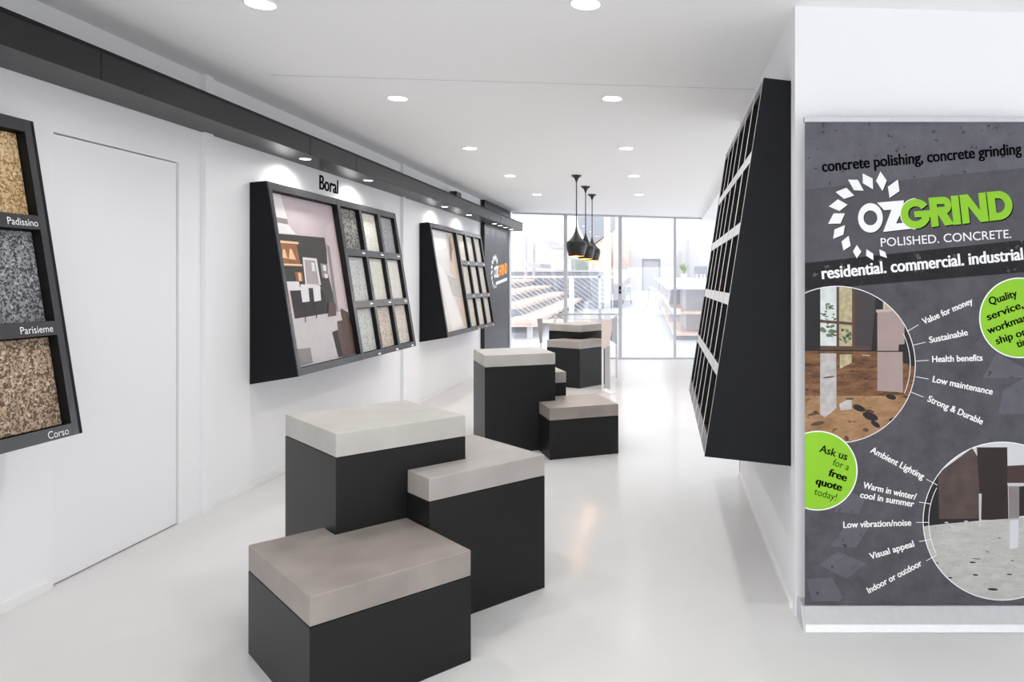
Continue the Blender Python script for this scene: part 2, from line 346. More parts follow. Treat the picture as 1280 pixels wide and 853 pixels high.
# ------------------------------------------------------------------ sloped sample displays
class Disp:
    """profile in (o, z): o is the distance from the wall; side = +1 left wall (o grows to +X), -1 right wall"""
    def __init__(s, wall, side, y0, y1, tb, tf, bf, bb):
        s.wall, s.side, s.y0, s.y1 = wall, side, y0, y1
        s.tb, s.tf, s.bf, s.bb = [Vector(q) for q in (tb, tf, bf, bb)]
        s.L = (s.bf-s.tf).length; s.dv = (s.bf-s.tf)/s.L; s.dn = Vector((-s.dv.y, s.dv.x))
        if s.dn.x < 0: s.dn = -s.dn
    def p(s, u, v, n):
        q = s.tf+s.dv*v+s.dn*n
        return Vector((s.wall+s.side*q.x, s.y0+u, q.y))
    def w(s, o, z, y): return Vector((s.wall+s.side*o, y, z))
    def box(s, bm, u0, u1, v0, v1, n0, n1, mi=0): box(bm, u0, u1, v0, v1, n0, n1, mi, T=lambda a, b, c: s.p(a, b, c))
    def plane(s, n): return s.p(0, 0, n), Vector((s.side*s.dn.x, 0, s.dn.y))
    def build(s, label, cols, rows, wide=None, D=.058, group=None, pale=False):
        """cols/rows: lists of (start, end) openings; wide: the poster opening"""
        WU = s.y1-s.y0; e = .001*s.side
        t = thing('sample_display', (s.wall+s.side*.1, (s.y0+s.y1)/2, s.bb.y), label, 'sample display', group)
        for y in (s.y0, s.y1-.016):
            bm = bmesh.new(); P = [s.tb, s.tf, s.bf, s.bb]
            hexa(bm, [s.w(q.x+.001, q.y, y) for q in P]+[s.w(q.x+.001, q.y, y+.016) for q in P]); mk('side_panel', bm, M['lam'], t, bevel=.0015)
        for nm, a, b in (('top_panel', s.tb, s.tf), ('bottom_panel', s.bb, s.bf)):
            k = -.016 if nm == 'top_panel' else .016
            bm = bmesh.new(); y0, y1 = s.y0+.016, s.y1-.016
            b2 = b-s.dn*.06
            hexa(bm, [s.w(a.x+.001, a.y, y0), s.w(b2.x, b2.y, y0), s.w(b2.x, b2.y, y1), s.w(a.x+.001, a.y, y1),
                      s.w(a.x+.001, a.y+k, y0), s.w(b2.x, b2.y+k, y0), s.w(b2.x, b2.y+k, y1), s.w(a.x+.001, a.y+k, y1)]); mk(nm, bm, M['lam'], t)
        bm = bmesh.new(); s.box(bm, .016, WU-.016, .004, s.L-.004, -D-.012, -D); mk('tray', bm, M['tray'], t)
        # face frame: uprights and rails
        us = sorted(cols+([wide] if wide else [])); bm = bmesh.new()
        prev = .016
        for a, b in us+[(WU-.016, None)]:
            s.box(bm, prev, a, 0, s.L, -D, 0); prev = b
        pv = 0
        for a, b in rows+[(s.L, None)]:
            for c in cols: s.box(bm, c[0], c[1], pv, a, -D, -.0005)
            pv = b
        if wide:
            s.box(bm, wide[0], wide[1], 0, rows[0][0], -D, -.0005); s.box(bm, wide[0], wide[1], rows[-1][1], s.L, -D, -.0005)
        for f in bm.faces:
            c = f.calc_center_median(); n = f.normal
            f.normal_update()
            f.material_index = 0 if abs(f.normal.dot(s.plane(0)[1])) > .9 else 1
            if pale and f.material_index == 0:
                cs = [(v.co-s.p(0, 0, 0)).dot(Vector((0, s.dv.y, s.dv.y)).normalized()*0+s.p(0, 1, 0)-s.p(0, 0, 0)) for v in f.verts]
                if min(cs) > .01 and max(cs) < s.L-.01 or (max(cs)-min(cs) > s.L*.8): f.material_index = 2  # rails and uprights take the painted sheen colour
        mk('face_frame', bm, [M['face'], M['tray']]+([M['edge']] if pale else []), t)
        s.obj, s.cols, s.rows, s.wide, s.D = t, cols, rows, wide, D
        return t
    def sample(s, ci, ri, mat, label, group, name='concrete_sample'):
        c, r = s.cols[ci], s.rows[ri]; bm = bmesh.new(); g = .004
        s.box(bm, c[0]+g, c[1]-g, r[0]+g, r[1]-g, -s.D+.001, -s.D+.022)
        return tag(mk(name, bm, mat, bevel=.0015), label, 'tile sample', group)
PROF = [(0, 2.106), (.116, 2.117), (.33, .77), (0, .717)]
COLS = [(1.115, 1.49), (1.54, 1.915), (1.965, 2.335)]; ROWS = [(.055, .418), (.478, .870), (.930, 1.312)]; WIDE = (.055, 1.06)
dA = Disp(XL, 1, 4.97, 7.355, *PROF)
dA.build('charcoal sloped wall display with an interior photo poster and nine tiles, below black wall lettering', COLS, ROWS, WIDE, group='sloped wall displays')
dB = Disp(XL, 1, 8.43, 8.43+2.385, *PROF); dN = Disp(XL, 1, 3.13-2.385, 3.13, *PROF)
for dd, l in ((dB, 'sloped wall display with a marble-look poster and nine pale tiles, beside the slate panel'), (dN, 'sloped wall display cut by the left edge, its tile names in white letters')):
    dd.cols, dd.rows, dd.wide, dd.D = COLS, ROWS, WIDE, .058
    dd.obj = dup(dA.obj, (0, dd.y0-dA.y0, 0), l)
for dd in (dA, dB):
    for ci, c in enumerate(COLS):
        for ri in range(3):
            v = ROWS[ri][1]+(.022 if ri < 2 else .03); bm = bmesh.new(); dd.box(bm, c[1]-.075, c[1]-.015, v, v+.014, -.0005, .001)
            mk('name_tag', bm, M['txtw'], dd.obj)
# tiles of the kitchen-poster display
colA = [[('dark salt-and-pepper', rgb(150, 149, 143), rgb(76, 76, 73), .4), ('cream-grey', rgb(214, 213, 204), rgb(190, 189, 178), .2), ('mid grey', rgb(168, 168, 172), rgb(140, 140, 146), .3)],
        [('pale grey veined', rgb(204, 205, 202), rgb(176, 178, 176), .22), ('cream', rgb(220, 218, 208), rgb(204, 201, 190), .2), ('off-white', rgb(224, 222, 214), rgb(210, 207, 198), .2)],
        [('pale cool grey', rgb(204, 205, 201), rgb(176, 178, 174), .25), ('beige with brown flecks', rgb(208, 198, 186), rgb(168, 146, 122), .2), ('sandy grey', rgb(212, 204, 196), rgb(184, 170, 156), .2)]]
rown, coln = ['top', 'middle', 'bottom'], ['nearest the poster', 'in the centre column', 'in the right-hand column']
for ri in range(3):
    for ci in range(3):
        nm, b, c, am = colA[ri][ci]
        dA.sample(ci, ri, speckle('tile_%s' % nm.replace(' ', '_'), b, c, 70, am), '%s tile, %s row, %s, kitchen poster display' % (nm, rown[ri], coln[ci]), 'tiles in the kitchen-poster display')
        k = random.uniform(-10, 8)
        dB.sample(ci, ri, speckle('tile_pale_%d%d' % (ri, ci), rgb(222+k, 216+k, 208+k), rgb(200+k, 190+k, 178+k), 60, .22), 'pale beige tile, %s row, %s, marble-look poster display' % (rown[ri], coln[ci]), 'tiles in the marble-look poster display')
for ri, (nm, b, c, c2) in enumerate((('tan pebbly aggregate', rgb(206, 178, 136), rgb(150, 116, 74), rgb(228, 208, 172)), ('dark grey pebbly aggregate', rgb(140, 142, 146), rgb(62, 64, 68), rgb(186, 188, 190)), ('brown-beige pebbly aggregate', rgb(176, 154, 132), rgb(98, 78, 62), rgb(214, 198, 178)))):
    dN.sample(2, ri, speckle('aggregate_%d' % ri, b, c, 130, .36, c2, rough=.7, thresh_soft=.12), '%s, %s slot of the display cut by the left edge' % (nm, rown[ri]), 'aggregate panels of the near display')
p0, nn = dN.plane(.0012)
for s, (xa, ya), (xb, yb), ch in (('Padissino', (10, 280.5), (48, 283), 10), ('Parisieme', (26, 417), (67, 416), 10), ('Corso', (60.5, 548), (86.5, 544), 9)):
    a, b = seen(xa, ya, p0, nn), seen(xb, yb, p0, nn); ya_ = Vector((a.x, a.y, a.z)); v = dN.p(0, 0, 0)-dN.p(0, 1, 0)
    m = (a+b)/2; dz = (a.z+b.z)/2; a2 = seen(xa, ya, p0, nn); wdt = (b-a).length
    # the line runs level along the rail
    k = (dz-p0.z)/(dN.p(0, 1, 0).z-dN.p(0, 0, 0).z)
    org = dN.p(a.y-dN.y0, k, .0012)
    mk('name_lettering', text_bm(s, org, (0, 1, 0), v, width=b.y-a.y, cap=.031), M['txtw'], dN.obj)

# posters: flat prints lying in the wide openings
def poster(dd, shapes, label, name='poster'):
    a, b = dd.wide; v0, v1 = dd.rows[0][0], dd.rows[-1][1]; n0 = -dd.D+.012; bm = bmesh.new()
    dd.box(bm, a+.003, b-.003, v0+.003, v1-.003, -dd.D+.001, n0)
    p0, nn = dd.plane(n0); edge = [(a+.004, v0+.004), (b-.004, v0+.004), (b-.004, v1-.004), (a+.004, v1-.004)]
    uv = lambda q: ((lambda P: (P.y-dd.y0, (P-dd.p(0, 0, n0)).dot(dd.p(0, 1, n0)-dd.p(0, 0, n0))))(seen(q[0], q[1], p0, nn)))
    used = []
    for i, (m, pts) in enumerate(shapes):
        if m not in used: used.append(m)
        pl_ = clip_poly([uv(q) for q in pts], edge)
        if pl_: face(bm, [dd.p(u, v, n0+.00025*(i+1)) for u, v in pl_], used.index(m)+1)
    return tag(mk(name, bm, [M['white']]+used, recalc=False), label, 'poster')
def ink(name, r, g, b, noise=0, scale=8): return pmat(name, rgb(r, g, b), .5, .3, noise=noise, scale=scale)
I = dict(ceil=ink('poster_ceiling', 196, 182, 186, .03), wall=ink('poster_dark_wall', 62, 59, 58, .08), floor=ink('poster_floor', 200, 194, 196, .05), white=ink('poster_white', 226, 222, 224),
         light=ink('poster_warm_light', 240, 196, 150), copper=ink('poster_copper', 150, 100, 68, .2, 20), dark=ink('poster_shadow', 40, 37, 37, .1), door=ink('poster_glass_door', 168, 160, 158, .1),
         brown=ink('poster_timber', 92, 72, 66, .15), pink=ink('poster_pink_wall', 206, 190, 192, .03), grey=ink('poster_grey', 140, 134, 134, .1))
k = 394/120.0
def z1(*pts): return [(330+x/k, 220+y/k) for x, y in pts]
poster(dA, [
 (I['ceil'], z1((20, 50), (300, 90), (330, 300), (30, 300))),
 (I['white'], z1((20, 55), (66, 75), (95, 175), (35, 170))), (I['grey'], z1((45, 168), (95, 178), (99, 200), (46, 190))), (I['white'], z1((46, 190), (99, 200), (130, 240), (48, 236))),
 (I['wall'], z1((45, 236), (248, 254), (300, 580), (100, 600))),
 (I['pink'], z1((250, 215), (282, 180), (350, 540), (322, 560), (300, 560), (262, 400))), (I['grey'], z1((255, 280), (268, 290), (305, 560), (292, 560))),
 (I['light'], z1((58, 264), (140, 272), (141, 281), (60, 275))), (I['copper'], z1((60, 276), (132, 284), (148, 362), (72, 358))), (I['light'], z1((76, 300), (84, 302), (96, 340), (74, 336))), (I['light'], z1((104, 300), (112, 302), (130, 344), (100, 342))),
 (I['light'], z1((74, 359), (155, 363), (156, 371), (76, 368))), (I['copper'], z1((124, 395), (156, 397), (160, 432), (130, 432))), (I['light'], z1((138, 397), (148, 398), (154, 432), (142, 432))),
 (I['white'], z1((156, 334), (214, 340), (232, 448), (168, 446))), (I['door'], z1((164, 344), (208, 348), (224, 446), (174, 444))), (I['white'], z1((192, 356), (204, 357), (208, 392), (196, 392))),
 (I['grey'], z1((228, 360), (258, 362), (262, 420), (236, 418))), (I['white'], z1((238, 366), (252, 368), (254, 392), (242, 390))), (I['white'], z1((244, 402), (258, 403), (260, 420), (248, 420))),
 (I['white'], z1((86, 434), (140, 434), (148, 470), (94, 472))), (I['white'], z1((146, 446), (216, 446), (232, 462), (150, 460))),
 (I['dark'], z1((98, 474), (144, 472), (206, 480), (240, 470), (262, 560), (118, 592))),
 (I['floor'], z1((108, 590), (300, 558), (360, 640), (400, 740), (140, 800))),
 (I['pink'], z1((92, 470), (103, 472), (124, 595), (114, 597))),
 (I['white'], z1((145, 456), (178, 455), (184, 516), (154, 520))), (I['white'], z1((196, 452), (226, 450), (231, 512), (203, 517))),
 (I['dark'], z1((160, 520), (165, 520), (169, 602), (165, 603))), (I['dark'], z1((203, 517), (208, 517), (214, 585), (210, 586))),
 (I['brown'], z1((262, 520), (290, 524), (294, 574), (258, 580))),
 (I['brown'], z1((296, 598), (322, 592), (372, 730), (322, 745), (300, 735), (276, 642), (300, 632))), (I['dark'], z1((276, 642), (296, 636), (322, 742), (302, 746))),
 (I['brown'], z1((312, 545), (340, 560), (382, 720), (368, 732), (326, 640))), (I['grey'], z1((134, 712), (186, 706), (196, 768), (146, 782))),
], 'photo poster of a dark kitchen with white stools in a sloped display')
J = dict(a=ink('poster_marble', 214, 210, 207, .06, 6), b=ink('poster_marble_sand', 206, 190, 176, .08, 6), c=ink('poster_marble_white', 226, 224, 223, .03, 5), d=ink('poster_marble_grey', 186, 180, 176, .1, 9), r=ink('poster_marble_red', 170, 140, 130, .2, 20))
k2 = 652/130.0
def z2(*pts): return [(520+x/k2, 270+y/k2) for x, y in pts]
poster(dB, [(J['a'], z2((90, 70), (250, 90), (345, 720), (200, 740))), (J['b'], z2((190, 120), (246, 115), (290, 430), (215, 360))), (J['r'], z2((205, 130), (212, 130), (226, 290), (215, 280), (232, 205))),
 (J['c'], z2((130, 290), (170, 330), (300, 690), (230, 720))), (J['d'], z2((195, 370), (272, 400), (285, 520), (230, 500))), (J['b'], z2((250, 520), (310, 500), (338, 690), (300, 690))), (J['c'], z2((100, 90), (180, 110), (190, 200), (125, 220)))],
 'printed marble-look poster in the display beside the slate panel')

# black lettering above the kitchen display
p0, nn = Vector((XL+.006, 0, 0)), Vector((1, 0, 0))
a, b = seen(400, 235.5, p0, nn), seen(423, 240.5, p0, nn)
bm = text_bm('Boral', (XL+.006, a.y, 2.188), (0, 1, 0), (0, 0, 1), width=b.y-a.y, cap=.125)
r = bmesh.ops.extrude_face_region(bm, geom=bm.faces[:]); bmesh.ops.translate(bm, vec=(-.005, 0, 0), verts=[v for v in r['geom'] if isinstance(v, bmesh.types.BMVert)])
tag(mk('wall_lettering', bm, M['txtk']), 'black condensed shop lettering on the white wall above the kitchen-poster display', 'lettering')

# tall slotted display on the right wall
dR = Disp(XR, -1, 3.18, 5.10, (0, 2.307), (.119, 2.321), (.379, .655), (0, .613))
n = 6; st, dv_ = .036, .045; WU = 1.92; cw = (WU-2*st-.016-(n-1)*dv_)/n
colsR = [(st+.008+i*(cw+dv_), st+.008+i*(cw+dv_)+cw) for i in range(n)]
L = dR.L; top, bot, rail = .05, .085, .052; ch = (L-top-bot-4*rail)/5
rowsR = [(top+i*(ch+rail), top+i*(ch+rail)+ch) for i in range(5)]
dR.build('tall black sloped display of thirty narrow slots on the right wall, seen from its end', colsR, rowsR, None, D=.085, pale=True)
rn = ['top', 'second', 'middle', 'fourth', 'bottom']; cn = ['first', 'second', 'third', 'fourth', 'fifth', 'last']
brown = [speckle('slot_tile_%d' % i, c, d_, 60, .3) for i, (c, d_) in enumerate(((rgb(196, 176, 140), rgb(150, 124, 84)), (rgb(184, 160, 120), rgb(130, 100, 66)), (rgb(180, 150, 140), rgb(128, 92, 84)), (rgb(170, 140, 128), rgb(110, 78, 68)), (rgb(178, 150, 132), rgb(120, 88, 70))))]
for ri in range(5):
    for ci in range(6):
        dR.sample(ci, ri, brown[(ri+ci*2) % 5], 'brown tile, %s row, %s slot from the near end, tall slotted display' % (rn[ri], cn[ci]), 'tiles in the tall slotted display')

# ------------------------------------------------------------------ plinths
def plinth(o, ang, poly, top, slab, label, group):
    """poly in (a, b): b runs along ang, a a quarter turn further on"""
    eb = Vector((math.cos(ang), math.sin(ang))); ea = Vector((-math.sin(ang), math.cos(ang)))
    P = [Vector(o)+ea*a+eb*b for a, b in poly]; P = [(p.x, p.y) for p in P]
    cx = sum(p[0] for p in P)/len(P); cy = sum(p[1] for p in P)/len(P)
    t = thing('display_plinth', (cx, cy, 0), label, 'plinth', group)
    bm = bmesh.new(); prism(bm, P, 0, top-.099); mk('body', bm, M['plinth'], t, bevel=.002)
    bm = bmesh.new(); prism(bm, P, top-.097, top); mk('top_slab', bm, slab, t, bevel=.004)
def rect(a0, a1, b0, b1): return [(a0, b0), (a0, b1), (a1, b1), (a1, b0)]
A = (-1.129, 2.312); q = math.pi/4; G1, G2, G3 = 'plinths of the nearest cluster', 'plinths of the middle cluster', 'plinths of the far cluster'
plinth(A, q, [(0, 0), (0, .576), (.531, .576), (.531, .280), (.65, .280), (.65, 0)], .416, M['slabB'], 'low plinth with a brown-grey concrete top, closest to the camera', G1)
plinth(A, q, rect(.534, 1.134, .2835, .858), .817, M['slabC'], 'tall plinth with a pale concrete top at the back of the nearest cluster', G1)
plinth(A, q, [(.337, .580), (.337, 1.155), (.985, 1.155), (.985, .861), (.531, .861), (.531, .580)], .619, M['slabA'], 'medium-height grey-topped plinth on the right of the nearest cluster', G1)
Bq = (-1.461, 5.93); q = math.radians(23)
plinth(Bq, q, rect(0, .62, 0, .59), .817, M['slabC'], 'tall pale-topped plinth of the middle cluster', G2)
plinth(Bq, q, [(-.365, .449), (-.365, 1.03), (.235, 1.03), (.235, .593), (-.003, .593), (-.003, .449)], .411, M['slabB'], 'low brown-grey-topped plinth on the right of the middle cluster', G2)
plinth(Bq, q, [(.261, .593), (.261, .756), (.861, .756), (.861, .18), (.623, .18), (.623, .593)], .619, M['slabA'], 'plinth mostly hidden behind the tall plinth of the middle cluster', G2)
Cq = (-1.11, 9.62); q = math.radians(55)
plinth(Cq, q, [(0, 0), (0, .6), (.277, .6), (.277, .327), (.6, .327), (.6, 0)], .622, M['slabA'], 'corner-on plinth of the far cluster, under the clear table', G3)
plinth(Cq, q, rect(.28, .88, .33, .93), .817, M['slabC'], 'tallest plinth of the far cluster, behind the corner-on one', G3)

# clear table standing over the far cluster
t = thing('display_table', (-1.15, 10.1, 0), 'clear-topped table with pale and grey side flaps over the far plinths', 'table')
mk('table_top', B(-1.63, -.66, 9.34, 10.8, .930, .942), M['acryl'], t)
mk('edge_strip', B(-1.63, -.66, 10.79, 10.81, .925, .945), M['alu'], t)
bm = bmesh.new(); hexa(bm, [(-1.59, 9.33, .63), (-1.565, 9.33, .63), (-1.565, 9.37, .63), (-1.59, 9.37, .63), (-1.625, 9.33, .945), (-1.565, 9.33, .945), (-1.565, 9.37, .945), (-1.625, 9.37, .945)])
flapg = pmat('grey_flap', rgb(150, 150, 156), .4, .4, noise=.04); peach = pmat('pale_timber', rgb(226, 214, 206), .4, .4, noise=.06, scale=3)
mk('side_flap', bm, flapg, t)
pts = [(-.79, .56), (-.75, .56), (-.69, .64), (-.662, .80), (-.662, .928), (-.79, .928)]
bm = bmesh.new(); a = [bm.verts.new((x, 9.33, z)) for x, z in pts]; b = [bm.verts.new((x, 9.35, z)) for x, z in pts]
bm.faces.new(a); bm.faces.new(b)
for i in range(len(pts)): bm.faces.new((a[i], a[(i+1) % 6], b[(i+1) % 6], b[i]))
mk('front_panel', bm, peach, t)
bm = bmesh.new(); hexa(bm, [(-.68, 9.36, .66), (-.664, 9.36, .66), (-.664, 10.4, .53), (-.68, 10.4, .53), (-.68, 9.36, .928), (-.664, 9.36, .928), (-.664, 10.4, .928), (-.68, 10.4, .928)])
mk('side_flap', bm, flapg, t)
for x, y, m_, wd in ((-.783, 9.34, 'white', .012), (-.735, 9.52, 'alu', .035), (-1.60, 9.45, 'white', .012), (-.69, 10.7, 'white', .015), (-1.61, 10.76, 'white', .015)):
    mk('leg', B(x-wd, x+wd, y, y+.03, 0, .930 if y > 10 or x < -1 else (.58 if wd > .03 else .93)), M[m_], t)
bm = bmesh.new(); hexa(bm, [(-.79, 9.30, 0), (-.67, 9.08, 0), (-.60, 9.18, 0), (-.74, 9.33, 0), (-.79, 9.30, .03), (-.67, 9.08, .02), (-.60, 9.18, .02), (-.74, 9.33, .05)])
mk('foot', bm, M['white'], t)

# ------------------------------------------------------------------ pendants
PN = ['black pendant lamp nearest the camera, with a gold inside', 'middle one of the three black pendant lamps', 'farthest of the three black pendant lamps']
pend = None
for i, y in enumerate((8.32, 9.30, 10.15)):
    x = -.997; zt = zc(x)
    if pend is None:
        t = thing('pendant_lamp', (x, y, 1.70), PN[0], 'pendant lamp', 'black pendant lamps'); pend = t; pq = Vector(t.location); zb = 1.715
        bm = bmesh.new(); lathe(bm, (x, y, zt), [(.058, 0), (.058, -.012), (.040, -.022), (.022, -.040), (.009, -.075), (.006, -.09)], 32); mk('canopy', bm, M['pend'], t, smooth=True)
        bm = bmesh.new(); tube(bm, [(x, y, zt-.08), (x, y, zb+.30)], .006, 10); mk('rod', bm, M['pend'], t)
        prof = [(.088, 0), (.098, .035), (.110, .08), (.117, .12), (.116, .145), (.108, .165)]
        bm = bmesh.new(); lathe(bm, (x, y, zb), prof, 48, cap=False)
        sh = mk('shade', bm, M['pend'], t, smooth=True)
        bm = bmesh.new(); lathe(bm, (x, y, zb), [(.108, .165), (.088, .178), (.062, .202), (.040, .235), (.022, .275), (.011, .315), (.007, .335)], 48, cap=False); mk('shade_neck', bm, M['pendc'], t, smooth=True)
        bm = bmesh.new(); lathe(bm, (x, y, zb), [(.087, .0005), (.096, .035), (.108, .08), (.1145, .12), (.1135, .145), (.105, .163), (.06, .19), (.012, .21)], 48, cap=False); mk('gold_lining', bm, M['gold'], t, smooth=True)
        bm = bmesh.new(); lathe(bm, (x, y, zb), [(.004, .045), (.022, .055), (.030, .078), (.024, .105), (.014, .13), (.014, .19)], 20); mk('bulb', bm, M['bulb'], t, smooth=True)
        L_ = bpy.data.lights.new('glow', 'POINT'); L_.energy = PENDANT_W; L_.color = (1, .72, .4); L_.shadow_soft_size = .03
        lo = bpy.data.objects.new('glow', L_); C.objects.link(lo); lo.parent = t; lo.location = (0, 0, .04)
    else: dup(pend, (0, y-8.32, 0), PN[i])

# ------------------------------------------------------------------ camera on the wall above the pelmet
t = thing('security_camera', (-2.72, 9.6, PZ1), 'small black security camera above the pelmet, near the slate panel', 'camera')
bm = bmesh.new(); box(bm, -2.78, -2.68, 9.40, 9.62, 2.53, 2.60); mk('housing', bm, M['blk'], t, bevel=.008)
bm = bmesh.new(); tube(bm, [(-2.73, 9.405, 2.562), (-2.73, 9.375, 2.562)], .026, 20); mk('lens_barrel', bm, M['blk'], t, smooth=True)
bm = bmesh.new(); tube(bm, [(-2.73, 9.6, 2.565), (-2.73, 9.72, 2.565), (-2.838, 9.74, 2.565)], .013, 10); mk('bracket', bm, M['white'], t)
bm = bmesh.new(); tube(bm, [(-2.839, 9.74, 2.565), (-2.80, 9.74, 2.565)], .04, 24); mk('wall_plate', bm, M['white'], t, smooth=True)
tg = thing('wall_bracket', (XL+.03, 4.60, 2.52), 'small white bracket on the wall above the pelmet, right of the door', 'bracket')
mk('plate', B(XL, XL+.012, 4.55, 4.66, 2.55, 2.64), M['white'], tg, bevel=.003); mk('hook', B(XL+.012, XL+.03, 4.59, 4.62, 2.53, 2.58), M['base'], tg, bevel=.003)

# ------------------------------------------------------------------ pull-up banner
BY = 3.0; BX0 = (1006-VX)*BY/FPX; BX1 = (1298-VX)*BY/FPX; BZ1 = EYE+(VY-153)*BY/FPX; BZ0 = .07
ban = thing('pullup_banner', ((BX0+BX1)/2, BY, 0), 'dark grey pull-up advertising banner with green badges and round floor photos', 'banner')
bm = bmesh.new()
pr = [(2.93, .0), (3.10, .0), (3.10, .075), (3.04, .085), (2.99, .085), (2.94, .03)]
a = [bm.verts.new((BX0-.012, y, z)) for y, z in pr]; b = [bm.verts.new((BX1+.012, y, z)) for y, z in pr]
bm.faces.new(a); bm.faces.new(b)
for i in range(6): bm.faces.new((a[i], a[(i+1) % 6], b[(i+1) % 6], b[i]))
base = mk('base', bm, M['alu'], ban, bevel=.003)
for x in (BX0-.018, BX1+.012):
    bm = bmesh.new(); a = [bm.verts.new((x, y+(-.002 if y < 3 else .002), z+.002*(z > 0))) for y, z in pr]; b = [bm.verts.new((x+.006, y+(-.002 if y < 3 else .002), z+.002*(z > 0))) for y, z in pr]
    bm.faces.new(a); bm.faces.new(b)
    for i in range(6): bm.faces.new((a[i], a[(i+1) % 6], b[(i+1) % 6], b[i]))
    mk('end_cap', bm, M['frame'], ban)
mk('top_rail', B(BX0-.004, BX1+.004, BY-.008, BY+.012, BZ1, BZ1+.022), M['alu'], ban, bevel=.002)
mk('support_pole', B((BX0+BX1)/2-.01, (BX0+BX1)/2+.01, BY+.015, BY+.035, .08, BZ1+.01), M['alu'], ban)
sheet_m = grunge('banner_concrete_print', (74, 73, 78), (92, 91, 97))
band_top = grunge('banner_pale_band', (92, 91, 99), (106, 105, 113), (58, 56, 60))
band_mid = grunge('banner_mid_band', (80, 79, 84), (92, 91, 97))
band_blk = grunge('banner_black_band', (38, 36, 38), (48, 46, 48), (96, 94, 96))
mark_m = grunge('banner_watermark', (92, 91, 99), (102, 101, 110), (58, 57, 62))
def bp(p, d=0): return Vector((BX0+(p[0]-1006)*BY/FPX, BY-.001-d, EYE+(VY-p[1])*BY/FPX))
SH = [(1006, 153), (1298, 153), (1298, 757), (1006, 757)]
def prints(name, items, parent, step=.0002, start=.0003):
    bm = bmesh.new(); mats = []
    for i, (m, pts, *reg) in enumerate(items):
        if m not in mats: mats.append(m)
        q = clip_poly(pts, SH)
        for r in reg: q = clip_poly(q, r) if q else q
        if q: face(bm, [bp(p, start+step*i) for p in q], mats.index(m))
    return mk(name, bm, mats, parent, recalc=False)
bm = bmesh.new(); box(bm, BX0, BX1, BY-.001, BY, BZ0, BZ1)
for i, (m, pts) in enumerate(((1, [(1006, 153), (1298, 153), (1298, 208), (1006, 237)]), (2, [(1006, 237), (1298, 208), (1298, 298), (1006, 329)]), (3, [(1006, 329), (1298, 298), (1298, 339), (1006, 363)]),
                              (4, [(1043, 640), (1050, 612), (1082, 622), (1074, 643)]), (4, [(1038, 683), (1055, 660), (1090, 653), (1070, 685)]), (4, [(1024, 706), (1048, 690), (1083, 705), (1058, 724)]), (4, [(1008, 724), (1040, 722), (1056, 752), (1015, 752)]),
                              (4, [(1228, 473), (1246, 441), (1284, 462), (1284, 472)]), (4, [(1248, 518), (1254, 488), (1282, 472), (1296, 500), (1285, 518)]))):
    face(bm, [bp(p, .0002) for p in pts], m)
sheet = mk('banner_sheet', bm, [sheet_m, band_top, band_mid, band_blk, mark_m], ban, recalc=False)
def zz(ox, oy, sc, *pts): return [(ox+x/sc, oy+y/sc) for x, y in pts]
DIA = [((365, 150), (440, 152), (485, 235), (410, 232)), ((476, 103), (553, 143), (556, 225), (478, 178)), ((612, 88), (660, 158), (628, 238), (578, 160)), ((745, 150), (757, 238), (682, 290), (668, 205)),
       ((352, 212), (413, 272), (335, 298), (270, 245)), ((288, 300), (362, 342), (300, 390), (218, 355)), ((255, 408), (342, 408), (308, 485), (213, 488)), ((342, 497), (330, 570), (252, 602), (262, 530)),
       ((370, 578), (385, 655), (330, 692), (316, 622)), ((432, 648), (467, 700), (432, 750), (402, 698)), ((505, 680), (557, 715), (558, 765), (503, 730)), ((603, 682), (648, 702), (662, 748), (610, 730))]
DIA = [zz(1000, 200, 6.093, *d) for d in DIA]
S2 = lambda *p: zz(1060, 220, 5.818, *p)
def arcstrip(cx, cy, ro, ri, a0, a1, n=28, tilt=0):
    """quads of a thick arc; angles in degrees, y downwards; ro/ri are (rx, ry)"""
    out = []
    for i in range(n):
        t0, t1 = [math.radians(a0+(a1-a0)*k/n) for k in (i, i+1)]
        P = lambda r, t: (cx+r[0]*math.cos(t), cy+r[1]*math.sin(t))
        out.append(S2(P(ro, t0), P(ro, t1), P(ri, t1), P(ri, t0)))
    return [Arc(out)]
class Arc(list): pass
OZ = arcstrip(162, 306, (90, 107), (50, 54), 0, 360, 48)+[S2((210, 195), (405, 178), (398, 240), (262, 250)), S2((385, 235), (405, 182), (345, 360), (255, 408)), S2((318, 238), (402, 232), (342, 360), (255, 405)), S2((255, 408), (290, 352), (420, 340), (462, 384))]
GR = arcstrip(490, 276, (108, 108), (54, 54), -38, -340, 40)+[S2((478, 258), (600, 250), (596, 300), (484, 302)), S2((548, 252), (602, 250), (585, 330), (548, 318)),
      S2((583, 160), (637, 155), (660, 365), (606, 374)), S2((583, 160), (690, 152), (690, 205), (590, 208)), S2((600, 285), (600, 232), (695, 226), (690, 280))]+arcstrip(690, 216, (60, 64), (12, 11), -90, 90, 16)+[S2((652, 282), (716, 270), (770, 352), (704, 362)),
      S2((745, 147), (800, 142), (822, 352), (765, 357)), S2((808, 140), (862, 135), (885, 343), (832, 350)), S2((808, 140), (868, 134), (1020, 330), (962, 335)), S2((945, 125), (998, 120), (1022, 330), (966, 336)),
      S2((1005, 118), (1060, 113), (1085, 323), (1030, 328)), S2((1005, 118), (1085, 111), (1090, 162), (1012, 168)), S2((1026, 328), (1024, 276), (1090, 268), (1094, 322))]+arcstrip(1088, 216, (106, 106), (50, 53), -92, 88, 24)
shk = M['txtk']
def levels(ps): return [p if isinstance(p, Arc) else [p] for p in ps]
def shadow(ps, d=.9): return [[[(x+d, y+d) for x, y in p] for p in g] for g in levels(ps)]
